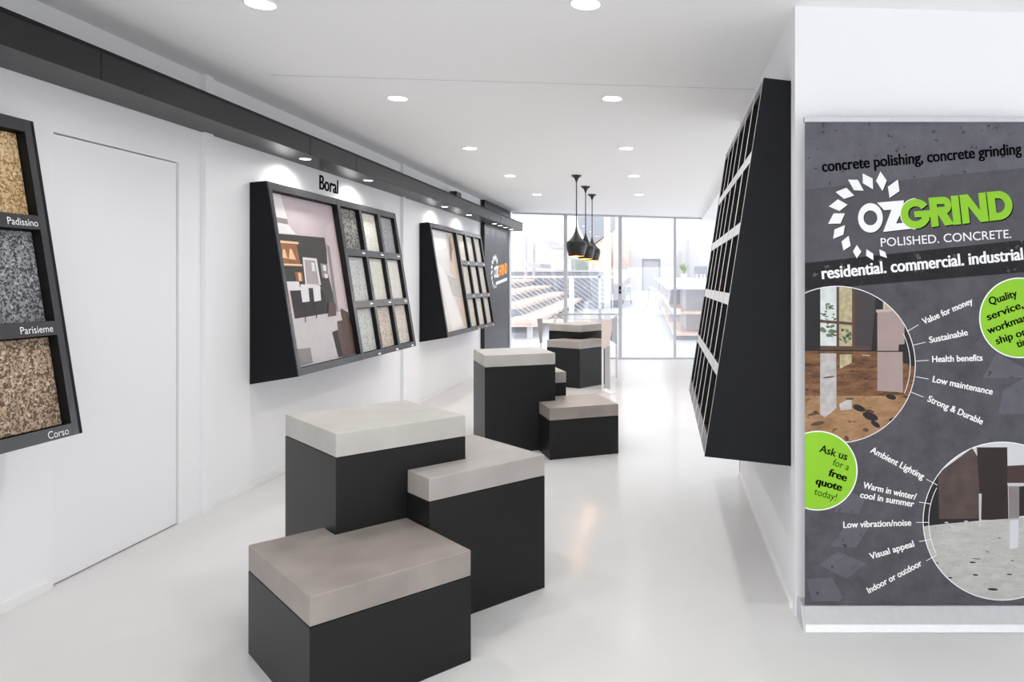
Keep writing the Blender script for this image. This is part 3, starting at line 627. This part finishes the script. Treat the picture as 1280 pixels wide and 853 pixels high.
def flat(name, polys, m, parent, d, sh=0):
    bm = bmesh.new()
    for i, g in enumerate(levels(polys)):
        for p in g: face(bm, [bp(q, d+i*.00002) for q in p])
    if sh:
        for i, g in enumerate(shadow(polys, sh)):
            for p in g: face(bm, [bp(q, d-.0006+i*.00002) for q in p], 1)
    return mk(name, bm, [m, shk], parent, recalc=False)
for dq in DIA: prints('logo_diamond', [(shk, [(x+.8, y+.8) for x, y in dq]), (M['txtw'], dq)], sheet, step=.0003)
flat('logo_lettering', OZ, M['txtw'], sheet, .0013, .9)
lime = flat('logo_lettering', GR, M['green'], sheet, .0016, 1.3); lime['label'] = 'lime green half of the logo lettering'
# a thin white rim where the G overlaps the white letters
flat('logo_outline', arcstrip(490, 276, (113, 113), (108, 108), 90, 270, 30), M['txtw'], sheet, .0015)
def line(s, p0_, p1_, cap, m, bold=0, d=.0014, name='print_lettering'):
    a, b = bp(p0_, d), bp(p1_, d); ex = (b-a).normalized(); ey = Vector((-ex.z, 0, ex.x))
    sh = max(0, bold)*.55*cap*BY/FPX; bm = bmesh.new()
    for j, q in enumerate((-1, 0, 1) if bold > .008 else (0,)):
        tb_ = text_bm(s, a+ex*(sh+q*sh)+Vector((0, -.00004*j, 0)), ex, ey, width=(b-a).length-2*sh, cap=cap*BY/FPX, bold=min(bold, .012))
        me = bpy.data.meshes.new('tmp'); tb_.to_mesh(me); tb_.free(); bm.from_mesh(me); bpy.data.meshes.remove(me)
    return mk(name, bm, m, sheet, recalc=False)
k_, w_ = M['txtk'], M['txtw']
line('concrete polishing, concrete grinding', (1027.5, 215), (1277, 192.5), 14.5, k_, .045)
line('residential. commercial. industrial', (1027.4, 349), (1279, 324.5), 15.5, w_, .05)
line('POLISHED. CONCRETE.', (1101, 308.5), (1264, 297.5), 11, w_, .004)
for s, a, b in (('Value for money', (1154.5, 406), (1216.5, 379)), ('Sustainable', (1162, 429), (1210, 419)), ('Health benefits', (1165, 453), (1228, 451)), ('Low maintenance', (1165, 477.5), (1240, 493.5)), ('Strong & Durable', (1158.5, 501.5), (1227, 531)),
                ('Ambient Lighting', (1087, 565), (1153, 599.5)), ('Warm in winter/', (1078, 610), (1144.5, 625)), ('cool in summer', (1074.5, 622), (1142, 634)), ('Low vibration/noise', (1054, 660), (1139, 657)), ('Visual appeal', (1088, 699.5), (1143, 683)), ('Indoor or outdoor', (1086, 742), (1153, 706.5))):
    line(s, a, b, 8.2, w_, .035)
def disc(cx, cy, r, n=72): return [(cx+r*math.cos(2*math.pi*i/n), cy+r*math.sin(2*math.pi*i/n)) for i in range(n)]
# photo print of the brown polished floor
c1 = disc(1046, 456, 97.5); pk = lambda n, r, g, b, ns=0, s=12: ink('print_'+n, r, g, b, ns, s)
dk, mid_, win, leaf, yel, post_, cab, topw, refl = pk('dark', 30, 27, 29), pk('grey_wall', 62, 57, 58), pk('bright_window', 206, 212, 210, .1, 40), pk('leaf', 96, 112, 84, .4, 60), pk('yellow_garden', 176, 164, 130, .25, 50), pk('timber_post', 84, 62, 50), pk('pink_cabinet', 160, 142, 138, .05), pk('cabinet_top', 188, 170, 158), pk('window_reflection', 178, 174, 172, .2, 30)
brownf = grunge('print_brown_floor', (82, 58, 44), (140, 104, 76), (56, 40, 32), 10, 16, (1, 1, 4.5))
browng = grunge('print_brown_floor_near', (132, 98, 70), (176, 140, 106), (76, 54, 42), 9, 12, (1, 1, 2.5))
z3 = lambda *p: zz(1000, 340, 3.875, *p)
R1 = c1
def ell(cx, cy, a, b, ang=0, n=12):
    t = math.radians(ang); return [(cx+a*math.cos(u)*math.cos(t)-b*math.sin(u)*math.sin(t), cy+a*math.cos(u)*math.sin(t)+b*math.sin(u)*math.cos(t)) for u in [2*math.pi*i/n for i in range(n)]]
rl = random.Random(11); dkl = pk('dark_leaf', 60, 76, 54, .3, 60)
leaves = [(rl.gauss(145, 13), rl.gauss(165, 24), rl.uniform(4, 11), rl.uniform(2, 5), rl.uniform(0, 180)) for _ in range(16)]+[(rl.uniform(100, 172), rl.uniform(200, 235), rl.uniform(5, 12), rl.uniform(2, 5), rl.uniform(-30, 30)) for _ in range(10)]
leaves += [(rl.uniform(104, 172), rl.uniform(262, 325), rl.uniform(8, 18), rl.uniform(4, 9), rl.uniform(-40, 40)) for _ in range(14)]+[(rl.uniform(192, 246), rl.uniform(270, 350), rl.uniform(6, 14), rl.uniform(4, 9), rl.uniform(-60, 60)) for _ in range(12)]
leaves = [q for q in leaves if 98 < q[0] < 172 or 194 < q[0] < 246]
shp = [(w_, disc(1046, 456, 98.5)), (dk, z3((0, 40), (620, 40), (620, 390), (0, 390)), R1), (mid_, z3((262, 60), (372, 60), (345, 380), (262, 380)), R1), (win, z3((98, 70), (176, 60), (176, 360), (98, 360)), R1), (yel, z3((188, 60), (252, 60), (252, 360), (188, 360)), R1),
       *[(leaf if j % 3 else dkl, ell(1000+x/3.875, 340+y/3.875, rx/3.875, ry/3.875, an, 9), R1) for j, (x, y, rx, ry, an) in enumerate(leaves)],
       (win, z3((110, 315), (176, 315), (176, 358), (110, 358)), R1),
       (post_, z3((176, 50), (189, 50), (189, 375), (176, 375)), R1), (post_, z3((98, 232), (256, 245), (256, 258), (98, 246)), R1), (post_, z3((252, 60), (266, 60), (266, 375), (252, 375)), R1), (post_, z3((98, 358), (340, 362), (340, 378), (98, 378)), R1),
       (cab, z3((374, 192), (505, 182), (505, 350), (478, 352), (476, 382), (374, 382)), R1), (topw, z3((366, 184), (505, 174), (505, 186), (370, 197)), R1), (topw, z3((402, 120), (412, 120), (412, 185), (402, 186)), R1), (yel, z3((412, 130), (440, 145), (440, 180), (412, 184)), R1),
       (brownf, z3((0, 383), (620, 388), (620, 600), (0, 600)), R1), (browng, z3((0, 600), (620, 600), (620, 853), (0, 853)), R1),
       (dk, z3((476, 386), (600, 390), (590, 470), (500, 440)), R1), (refl, z3((98, 395), (175, 395), (176, 660), (120, 705), (96, 690)), R1), (yel, z3((192, 400), (250, 400), (250, 440), (192, 470)), R1), (refl, z3((188, 640), (250, 610), (250, 665), (196, 672)), R1), (cab, z3((374, 388), (496, 388), (498, 585), (374, 575)), R1), (topw, z3((300, 402), (340, 403), (340, 407), (300, 406)), R1)]
for x, y, a, b, an in ((285, 660, 32, 15, 20), (340, 700, 40, 18, 20), (365, 738, 26, 12, 35), (85, 735, 34, 10, -12), (318, 765, 16, 9, 10), (452, 718, 22, 12, 0), (60, 690, 26, 6, -8), (225, 806, 14, 10, 60), (440, 606, 26, 12, 15), (350, 520, 26, 5, -3), (70, 500, 28, 5, -3), (200, 500, 24, 4, -8), (240, 615, 22, 5, 0), (140, 510, 30, 4, -8)):
    shp.append((dk if b > 11 else post_, ell(1000+x/3.875, 340+y/3.875, a/3.875, b/3.875, an), R1))
ph1 = prints('floor_photo_print', shp, sheet, step=.00001, start=.0004); ph1['label'] = 'round photo print of a brown polished stone floor'
# photo print of the grey polished floor
c2 = disc(1252.5, 651.6, 98.3); z4 = lambda *p: zz(1130, 540, 3.88, *p); R2 = c2
cabw = ink('print_dark_walnut', 78, 64, 62, .25, 14); sofa = pk('dark_sofa', 40, 30, 30, .1); wht = pk('pale_wall', 200, 201, 204); ctr = pk('bar_grey', 128, 120, 122, .1); bart = pk('bar_top', 66, 46, 44); steel = pk('steel_edge', 190, 190, 192)
greyf = grunge('print_grey_floor', (168, 168, 163), (188, 188, 184), (150, 150, 145), 12, 40, (1, 1, 3))
shp = [(w_, disc(1252.5, 651.6, 99.3)), (wht, z4((60, 40), (600, 40), (600, 450), (60, 450)), R2), (dk, z4((60, 200), (165, 180), (172, 440), (60, 470)), R2), (cabw, z4((165, 200), (330, 78), (362, 130), (372, 425), (170, 425)), R2), (sofa, z4((352, 75), (500, 75), (506, 425), (374, 428)), R2),
       (bart, z4((500, 165), (600, 160), (600, 250), (500, 250)), R2), (ctr, z4((506, 262), (560, 262), (558, 420), (508, 425)), R2), (dk, z4((558, 262), (600, 262), (600, 405), (558, 410)), R2), (steel, z4((500, 248), (578, 248), (575, 264), (503, 264)), R2), (dk, z4((80, 425), (365, 420), (365, 442), (80, 470)), R2),
       (greyf, z4((60, 462), (200, 446), (380, 430), (600, 415), (600, 853), (60, 853)), R2), (steel, z4((362, 300), (376, 300), (372, 460), (364, 460)), R2), (wht, z4((512, 430), (556, 425), (552, 560), (512, 570)), R2)]
for x, y, a, b in ((332, 633, 16, 4), (352, 616, 22, 2), (430, 764, 26, 6), (346, 694, 14, 4), (525, 625, 8, 2), (404, 582, 8, 2), (510, 692, 14, 3), (224, 708, 10, 4), (462, 515, 8, 2), (160, 636, 8, 3)): shp.append((dk, ell(1130+x/3.88, 540+y/3.88, a/3.88, b/3.88, 4), R2))
for x, y in ((205, 440), (232, 458), (300, 434)): shp.append((wht, ell(1130+x/3.88, 540+y/3.88, 2.5, .8), R2))
ph2 = prints('floor_photo_print', shp, sheet, step=.00001, start=.0004); ph2['label'] = 'round photo print of a grey polished floor under dark furniture'
# bracket marks beside the photos
def bars(segs, wd=.75):
    out = []
    for (x0, y0), (x1, y1) in segs:
        L_ = math.hypot(x1-x0, y1-y0); nx, ny = -(y1-y0)/L_*wd/2, (x1-x0)/L_*wd/2
        out.append([(x0+nx, y0+ny), (x1+nx, y1+ny), (x1-nx, y1-ny), (x0-nx, y0-ny)])
    return out
def arcp(cx, cy, r, a0, a1, n=20): return [(cx+r*math.cos(math.radians(a0+(a1-a0)*i/n)), cy+r*math.sin(math.radians(a0+(a1-a0)*i/n))) for i in range(n+1)]
p = arcp(1046, 456, 98.5-7, -25, 23); seg = list(zip(p[:-1], p[1:]))
for (a, b) in (((1133.5, 414.5), (1148, 406)), ((1141.5, 431.5), (1156.5, 428)), ((1145, 451.5), (1160.5, 450.5)), ((1144.5, 471), (1160.5, 474)), ((1138, 490), (1154, 496.5))): seg.append((a, b))
p = arcp(1252.5, 651.6, 99-7, 207, 154); seg += list(zip(p[:-1], p[1:]))
for (a, b) in (((1171.5, 606.5), (1157.5, 599)), ((1163, 630), (1148.5, 627.5)), ((1161, 653), (1145, 653)), ((1164, 674), (1148.5, 677)), ((1170.5, 693.5), (1157.5, 701))): seg.append((a, b))
flat('bracket_lines', bars(seg), w_, sheet, .0015)
# green badges
for cx, cy, r, lb in ((1022, 588.5, 49.5, 'green badge asking for a quote'), (1274, 397.5, 50, 'green badge about service quality')):
    g = prints('green_badge', [(w_, disc(cx, cy, r+.4)), (M['green'], disc(cx, cy, r-1.1))], sheet, step=.0002, start=.0012); g['label'] = lb
for s, a, b, bo in (('Ask us', (1023.5, 564.5), (1058, 575.5), .026), ('for a', (1040, 581.5), (1060, 588.5), -.002), ('free', (1034.5, 594.5), (1057.5, 602), .09), ('quote', (1018.5, 605), (1051.5, 614), .09), ('today!', (1017, 618), (1044.5, 626), -.002),
                    ('Quality', (1237, 381.5), (1272, 370.5), .05), ('service,', (1234.5, 401), (1279.5, 384.5), .05), ('workman-', (1235, 418), (1290, 398.5), .05), ('ship on', (1245.5, 431), (1284, 418), .05), ('time', (1271.5, 435), (1293, 427.5), .05)):
    line(s, a, b, 9.6 if bo > .01 else 9, k_, bo, d=.0018, name='badge_lettering')

# the same logo, white and orange, on the slate panel
LG = thing('logo_sign', (-2.777, 12.3, 1.6), 'small white and orange logo with a ring of diamonds on the slate panel', 'sign')
def lp(p, d=0): return Vector((-2.777+.002+d, 11.66+(p[0]-1035)/232*1.22, 1.60-(p[1]-268)/232*1.22))
def lflat(name, polys, m, d=0):
    bm = bmesh.new()
    for i, g in enumerate(levels(polys)):
        for p in g: face(bm, [lp(q, d+i*.0001) for q in p])
    return mk(name, bm, m, LG, recalc=False)
[lflat('diamond', [dq], M['txtw']) for dq in DIA]; lflat('lettering', OZ, M['txtw'], .002); o_ = lflat('lettering', GR, M['orange'], .003); o_['label'] = 'orange half of the logo lettering'
lflat('tagline_bar', [[(1100, 303), (1265, 288), (1265, 298), (1100, 313)]], M['txtw'])

# ------------------------------------------------------------------ outside, beyond the glass (the ground rises gently and swings left)
def X(u, y, h): return Vector((u-.0287*y, y, h+.0177*y-.235))
def xbox(bm, u0, u1, y0, y1, h0, h1, mi=0): box(bm, u0, u1, y0, y1, h0, h1, mi, T=lambda a, b, c: X(a, b, c))
out_floor = pmat('pale_blue_paving', (.56, .585, .63, 1), .4, .4, noise=.04, scale=.6); outw = pmat('outdoor_white_render', (.74, .74, .755, 1), .6, .3, bump=.01)
timber = pmat('pale_outdoor_timber', rgb(220, 201, 189), .6, .3, noise=.10, scale=4); riser = pmat('blue_grey_riser', rgb(148, 152, 162), .4, .4, noise=.10, scale=5)
peachw = pmat('peach_boards', rgb(224, 208, 196), .6, .3, noise=.05, scale=2); gry = pmat('outdoor_grey', rgb(150, 153, 161), .5, .4, noise=.06); pale = pmat('outdoor_pale_grey', rgb(192, 194, 201), .5, .4, noise=.04)
bm = bmesh.new()
hexa(bm, [(-40, YG+.05, -.2), (40, YG+.05, -.2), X(40, 60, -.2), X(-40, 60, -.2), (-40, YG+.05, 0), (40, YG+.05, 0), X(40, 60, 0), X(-40, 60, 0)])
struct('ground', bm, out_floor, 'pale bluish paving outside the glass front', 'ground')
bm = bmesh.new(); xbox(bm, -30, -.02, 55, 55.3, 0, 6); xbox(bm, 1.36, 30, 55, 55.3, 0, 6); xbox(bm, -.02, 1.36, 55, 55.3, 2.4, 6)
struct('wall_end', bm, outw, 'far white wall at the end of the walkway outside', 'wall')
dr = struct('door_2', None or (lambda bm: (xbox(bm, .06, 1.28, 55.05, 55.12, 0, 2.33), bm)[1])(bmesh.new()), pale, 'distant grey-framed glass door at the end of the walkway', 'door')
bm = bmesh.new(); xbox(bm, -.02, .06, 54.95, 55.2, 0, 2.4); xbox(bm, 1.28, 1.36, 54.95, 55.2, 0, 2.4); xbox(bm, .06, 1.28, 54.95, 55.2, 2.33, 2.4); mk('door_frame', bm, gry, dr)
pwl = thing('timber_wall', X(-.95, 43, 0), 'peach board-clad wall on the left of the outdoor walkway', 'wall')
bm = bmesh.new(); xbox(bm, -1.25, -.95, 31, 54.9, 1.0, 3.3); mk('boards', bm, peachw, pwl)
bm = bmesh.new(); xbox(bm, -1.25, -.96, 31, 54.9, .0, 1.0); mk('plinth_course', bm, gry, pwl)
# open-shelved island
isl = thing('shelf_island', X(1.7, 24, 0), 'long white-topped island with open timber shelves outside the glass', 'island')
bm = bmesh.new(); xbox(bm, .58, 3.2, 16.6, 33, 1.18, 1.25); mk('worktop', bm, outw, isl, bevel=.01)
bm = bmesh.new(); xbox(bm, .72, 3.1, 16.8, 32.8, .60, .66); mk('shelf', bm, timber, isl)
bm = bmesh.new(); xbox(bm, .72, 3.1, 16.8, 32.8, .10, .16); mk('shelf', bm, timber, isl)
bm = bmesh.new(); xbox(bm, 1.05, 3.0, 17.4, 32.6, .165, 1.175); mk('core', bm, pale, isl)
bm = bmesh.new(); xbox(bm, .76, 3.05, 16.85, 32.7, 0, .10); mk('kick_board', bm, gry, isl)
for y in (20.4, 24.4, 28.4):
    bm = bmesh.new(); xbox(bm, .74, 1.06, y, y+.06, .16, 1.18); mk('divider', bm, pale, isl)
# stools
chrome = pmat('chrome', (.62, .63, .66, 1), .2, .5, metal=.9, noise=.02)
def stool(u, y, label):
    t = thing('bar_stool', X(u, y, 0), label, 'stool', 'bar stools outside'); c = X(u, y, 0)
    bm = bmesh.new(); lathe(bm, c, [(.17, .80), (.18, .815), (.18, .84), (.15, .85)], 24); mk('seat', bm, M['white'], t, smooth=True)
    for sx in (-1, 1):
        for sy in (-1, 1):
            bm = bmesh.new(); tube(bm, [c+Vector((.12*sx, .12*sy, .80)), c+Vector((.19*sx, .19*sy, 0))], .014, 8); mk('leg', bm, chrome, t)
    bm = bmesh.new(); tube(bm, [c+Vector((.17*math.cos(a), .17*math.sin(a), .30)) for a in [i*math.pi/8 for i in range(17)]], .01, 6); mk('foot_ring', bm, chrome, t)
stool(.50, 29.5, 'chrome bar stool outside, nearer one left of the white-topped island'); stool(.42, 32, 'chrome bar stool outside, farther one left of the white-topped island')
stool(-.72, 34, 'chrome bar stool by the peach wall, nearer one'); stool(-.70, 38, 'chrome bar stool by the peach wall, farther one')
# things on the island
t = thing('potted_plant', X(1.60, 28, 1.25), 'feathery pale green plant standing on the white-topped island', 'plant')
leafm = pmat('pale_leaf', rgb(150, 172, 120), .5, .3, noise=.2, scale=6); c = X(1.60, 28, 1.25)
bm = bmesh.new(); lathe(bm, c, [(.09, 0), (.13, .20), (.115, .20), (.10, .17)], 24); mk('pot', bm, M['white'], t, smooth=True)
bm = bmesh.new(); rr = random.Random(3)
for i in range(46):
    a = rr.uniform(0, 6.283); ln = rr.uniform(.35, .8); rad = rr.uniform(.12, .42); prev = None
    for j in range(7):
        s = j/6; wd = .022*math.sin(math.pi*min(.97, s+.12)); P = c+Vector((math.cos(a)*rad*s**1.4, math.sin(a)*rad*s**1.4, .18+ln*(s-.35*s*s))); sd = Vector((-math.sin(a), math.cos(a), 0))*wd
        cur = (bm.verts.new(P-sd), bm.verts.new(P+sd))
        if prev: bm.faces.new((prev[0], prev[1], cur[1], cur[0]))
        prev = cur
mk('fronds', bm, leafm, t, recalc=False)
t = thing('counter_appliance', X(2.15, 27, 1.25), 'dark grey box on four legs standing on the white-topped island', 'appliance')
bm = bmesh.new(); xbox(bm, 1.93, 2.40, 26.8, 27.1, 1.25+.22, 1.25+.50); mk('casing', bm, gry, t, bevel=.01)
for u in (1.95, 2.10, 2.25, 2.38):
    bm = bmesh.new(); xbox(bm, u-.015, u+.015, 26.85, 26.9, 1.25, 1.48); mk('leg', bm, gry, t)
bm = bmesh.new()
for y0, y1, h0, h1 in ((26.5, 26.62, .2, 2.3), (29.4, 29.52, .2, 2.3), (33.9, 34.02, .2, 2.3), (26.5, 34.02, 2.3, 2.42), (26.5, 34.02, .1, .2)): xbox(bm, 3.40, 3.48, y0, y1, h0, h1)
t = struct('window_8', bm, gry, 'dark grey window frame in the wall right of the island, outside', 'window')
bm = bmesh.new(); xbox(bm, 3.43, 3.445, 26.62, 33.9, .2, 2.3); mk('pane', bm, M['glass'], t)
bm = bmesh.new(); xbox(bm, 3.48, 3.8, 20, 26.5, 0, 4.2); xbox(bm, 3.48, 3.8, 34.02, 54.9, 0, 4.2); xbox(bm, 3.48, 3.8, 26.5, 34.02, 2.42, 4.2); xbox(bm, 3.48, 3.8, 26.5, 34.02, 0, .1)
struct('wall_outdoor_right', bm, outw, 'pale wall right of the island, outside', 'wall')
# hanging rod lamp
t = thing('hanging_lamp', X(1.85, 26, 2.7), 'thin pale rod lamp hanging above the island outside', 'lamp')
c = X(1.85, 26, 0); bm = bmesh.new(); tube(bm, [c+Vector((0, 0, 3.0)), c+Vector((0, 0, 4.42))], .012, 8); mk('rod', bm, pale, t)
bm = bmesh.new(); lathe(bm, c+Vector((0, 0, 2.86)), [(.04, 0), (.05, .06), (.02, .15)], 16); mk('shade', bm, pale, t, smooth=True)
bm = bmesh.new(); xbox(bm, 1.5, 3.9, 25.8, 26.2, 4.2, 4.45)
struct('trim_22', bm, outw, 'white beam carrying the rod lamp outside', 'beam')

# tiered timber seating
tt = thing('timber_tiers', X(-3.6, 22, 0), 'wide timber steps with blue-grey risers outside, seen behind the diagonal cables', 'steps')
for ue, ub, h, y0 in ((-2.475, -3.12, .45, 17.1), (-3.12, -3.77, .71, 18.6), (-3.77, -4.45, .97, 18.6), (-4.45, -5.3, 1.23, 18.6)):
    bm = bmesh.new(); xbox(bm, ub-.1, ue, y0, 30, h-.09, h); mk('tread', bm, timber, tt)
    if h > .5:
        bm = bmesh.new(); xbox(bm, ub-.02, ue-.02, y0+.02, 30, h-.27, h-.09); mk('riser', bm, riser, tt)
bm = bmesh.new(); xbox(bm, -5.2, -2.48, 17.11, 17.16, .28, .36); mk('fascia', bm, timber, tt)
for u in (-2.7, -4.0):
    bm = bmesh.new(); xbox(bm, u-.06, u+.06, 17.3, 17.42, 0, .36); mk('support_post', bm, outw, tt)
# open stair rising above the tiers
fs = thing('open_stair', X(-3.2, 21, 0), 'pale open stair with a white diagonal stringer outside, above the timber tiers', 'stair')
sy = 20.0
def sp(px, py, y): return ((px-VX)*y/FPX, y, EYE-(py-VY)*y/FPX)
bm = bmesh.new(); a = [sp(648, 284, sy), sp(656, 284, sy), sp(706, 329, sy), sp(704, 336, sy)]; hexa(bm, a+[(x, y+.25, z) for x, y, z in a]); mk('stringer', bm, outw, fs)
for i, (px, py, ln, yy) in enumerate(((664, 330, 22, 24), (692, 306, 26, 24), (676, 302, 22, 25.5), (700, 318, 20, 23))):
    bm = bmesh.new(); x, y, z = sp(px, py, yy); h2 = ln*yy/FPX; hexa(bm, [(x-h2/2, y, z-.09), (x+h2/2, y, z-.14), (x+h2/2+.2, y+1.2, z-.14), (x-h2/2+.2, y+1.2, z-.09), (x-h2/2, y, z+.06), (x+h2/2, y, z), (x+h2/2+.2, y+1.2, z), (x-h2/2+.2, y+1.2, z+.06)]); mk('tread', bm, pale, fs)
for px in (657, 667):
    bm = bmesh.new(); x, y, z = sp(px, 330, 26); box(bm, x-.04, x+.04, y, y+.08, 1.5, 3.0); mk('post', bm, pale, fs)
lw = thing('grey_wall', X(-2.6, 31, 0), 'low blue-grey wall seen through the diagonal cables, right of the timber tiers', 'wall')
bm = bmesh.new(); xbox(bm, -7.5, -1.28, 30.2, 30.5, 0, 1.52); mk('masonry', bm, riser, lw); bm = bmesh.new(); xbox(bm, -7.5, -1.26, 30.15, 30.55, 1.52, 1.60); mk('coping', bm, pale, lw)
bh = thing('far_building', X(-5, 48, 0), 'pale peach building with a green-tinted window behind the low blue-grey wall', 'building')
def slabxz(pts, y0, y1):
    bm = bmesh.new(); a = [bm.verts.new((x, y0, z)) for x, z in pts]; b = [bm.verts.new((x, y1, z)) for x, z in pts]; n = len(pts)
    bm.faces.new(a); bm.faces.new(b)
    for i in range(n): bm.faces.new((a[i], a[(i+1) % n], b[(i+1) % n], b[i]))
    return bm
mk('wall', slabxz([(-12, .6), (-3.3, .6), (-3.3, 4.6), (-4.3, 3.8), (-5.0, 3.25), (-12, 3.25)], 46, 50), peachw, bh)
bm = bmesh.new(); xbox(bm, -4.7, -3.2, 45.9, 46.0, 1.2, 2.5); wn = mk('window', bm, outw, bh)
bm = bmesh.new(); xbox(bm, -4.5, -3.4, 45.88, 45.9, 1.3, 2.4); mk('pane', bm, pmat('tinted_pane', rgb(150, 160, 150), .2, .5, noise=.15, scale=3), wn)
mk('roof', slabxz([(-3.3, 4.63), (-3.3, 6.0), (-5.5, 6.0), (-5.35, 4.9), (-4.9, 3.9), (-4.35, 3.83)], 45.8, 50), gry, bh)
# cable balustrade
cb = thing('cable_balustrade', X(-2.2, 15.6, 0), 'white post-and-rail balustrade with diagonal steel cables just outside the glass', 'balustrade')
def cx_(px): return (px-VX)*15.6/FPX
def cz_(py): return EYE-(py-VY)*15.6/FPX
bm = bmesh.new(); box(bm, cx_(711.5), cx_(717.5), 15.55, 15.65, .04, cz_(345)); mk('post', bm, outw, cb)
bm = bmesh.new(); box(bm, cx_(748), cx_(751.5), 15.56, 15.62, .04, cz_(345)); mk('post', bm, pale, cb)
bm = bmesh.new(); box(bm, cx_(755.5), cx_(763), 15.5, 15.62, .04, cz_(258)); mk('column', bm, outw, cb)
bm = bmesh.new(); box(bm, cx_(580), cx_(773), 15.56, 15.64, cz_(347.5), cz_(345)); mk('handrail', bm, outw, cb)
bm = bmesh.new(); box(bm, cx_(580), cx_(773), 15.57, 15.63, cz_(404), cz_(399)); mk('bottom_rail', bm, peachw, cb)
for i in range(22):
    px = 592+i*7.6; a, b = (px, 347), (px+72, 401)
    seg = []
    q = clip_poly([a, b, (b[0]+.5, b[1]), (a[0]+.5, a[1])], [(600, 346), (756, 346), (756, 402), (600, 402)])
    if not q: continue
    l_, r_ = min(q), max(q); bm = bmesh.new(); tube(bm, [(cx_(l_[0]), 15.6, cz_(l_[1])), (cx_(r_[0]), 15.6, cz_(r_[1]))], .0065, 6); mk('cable', bm, outw, cb)
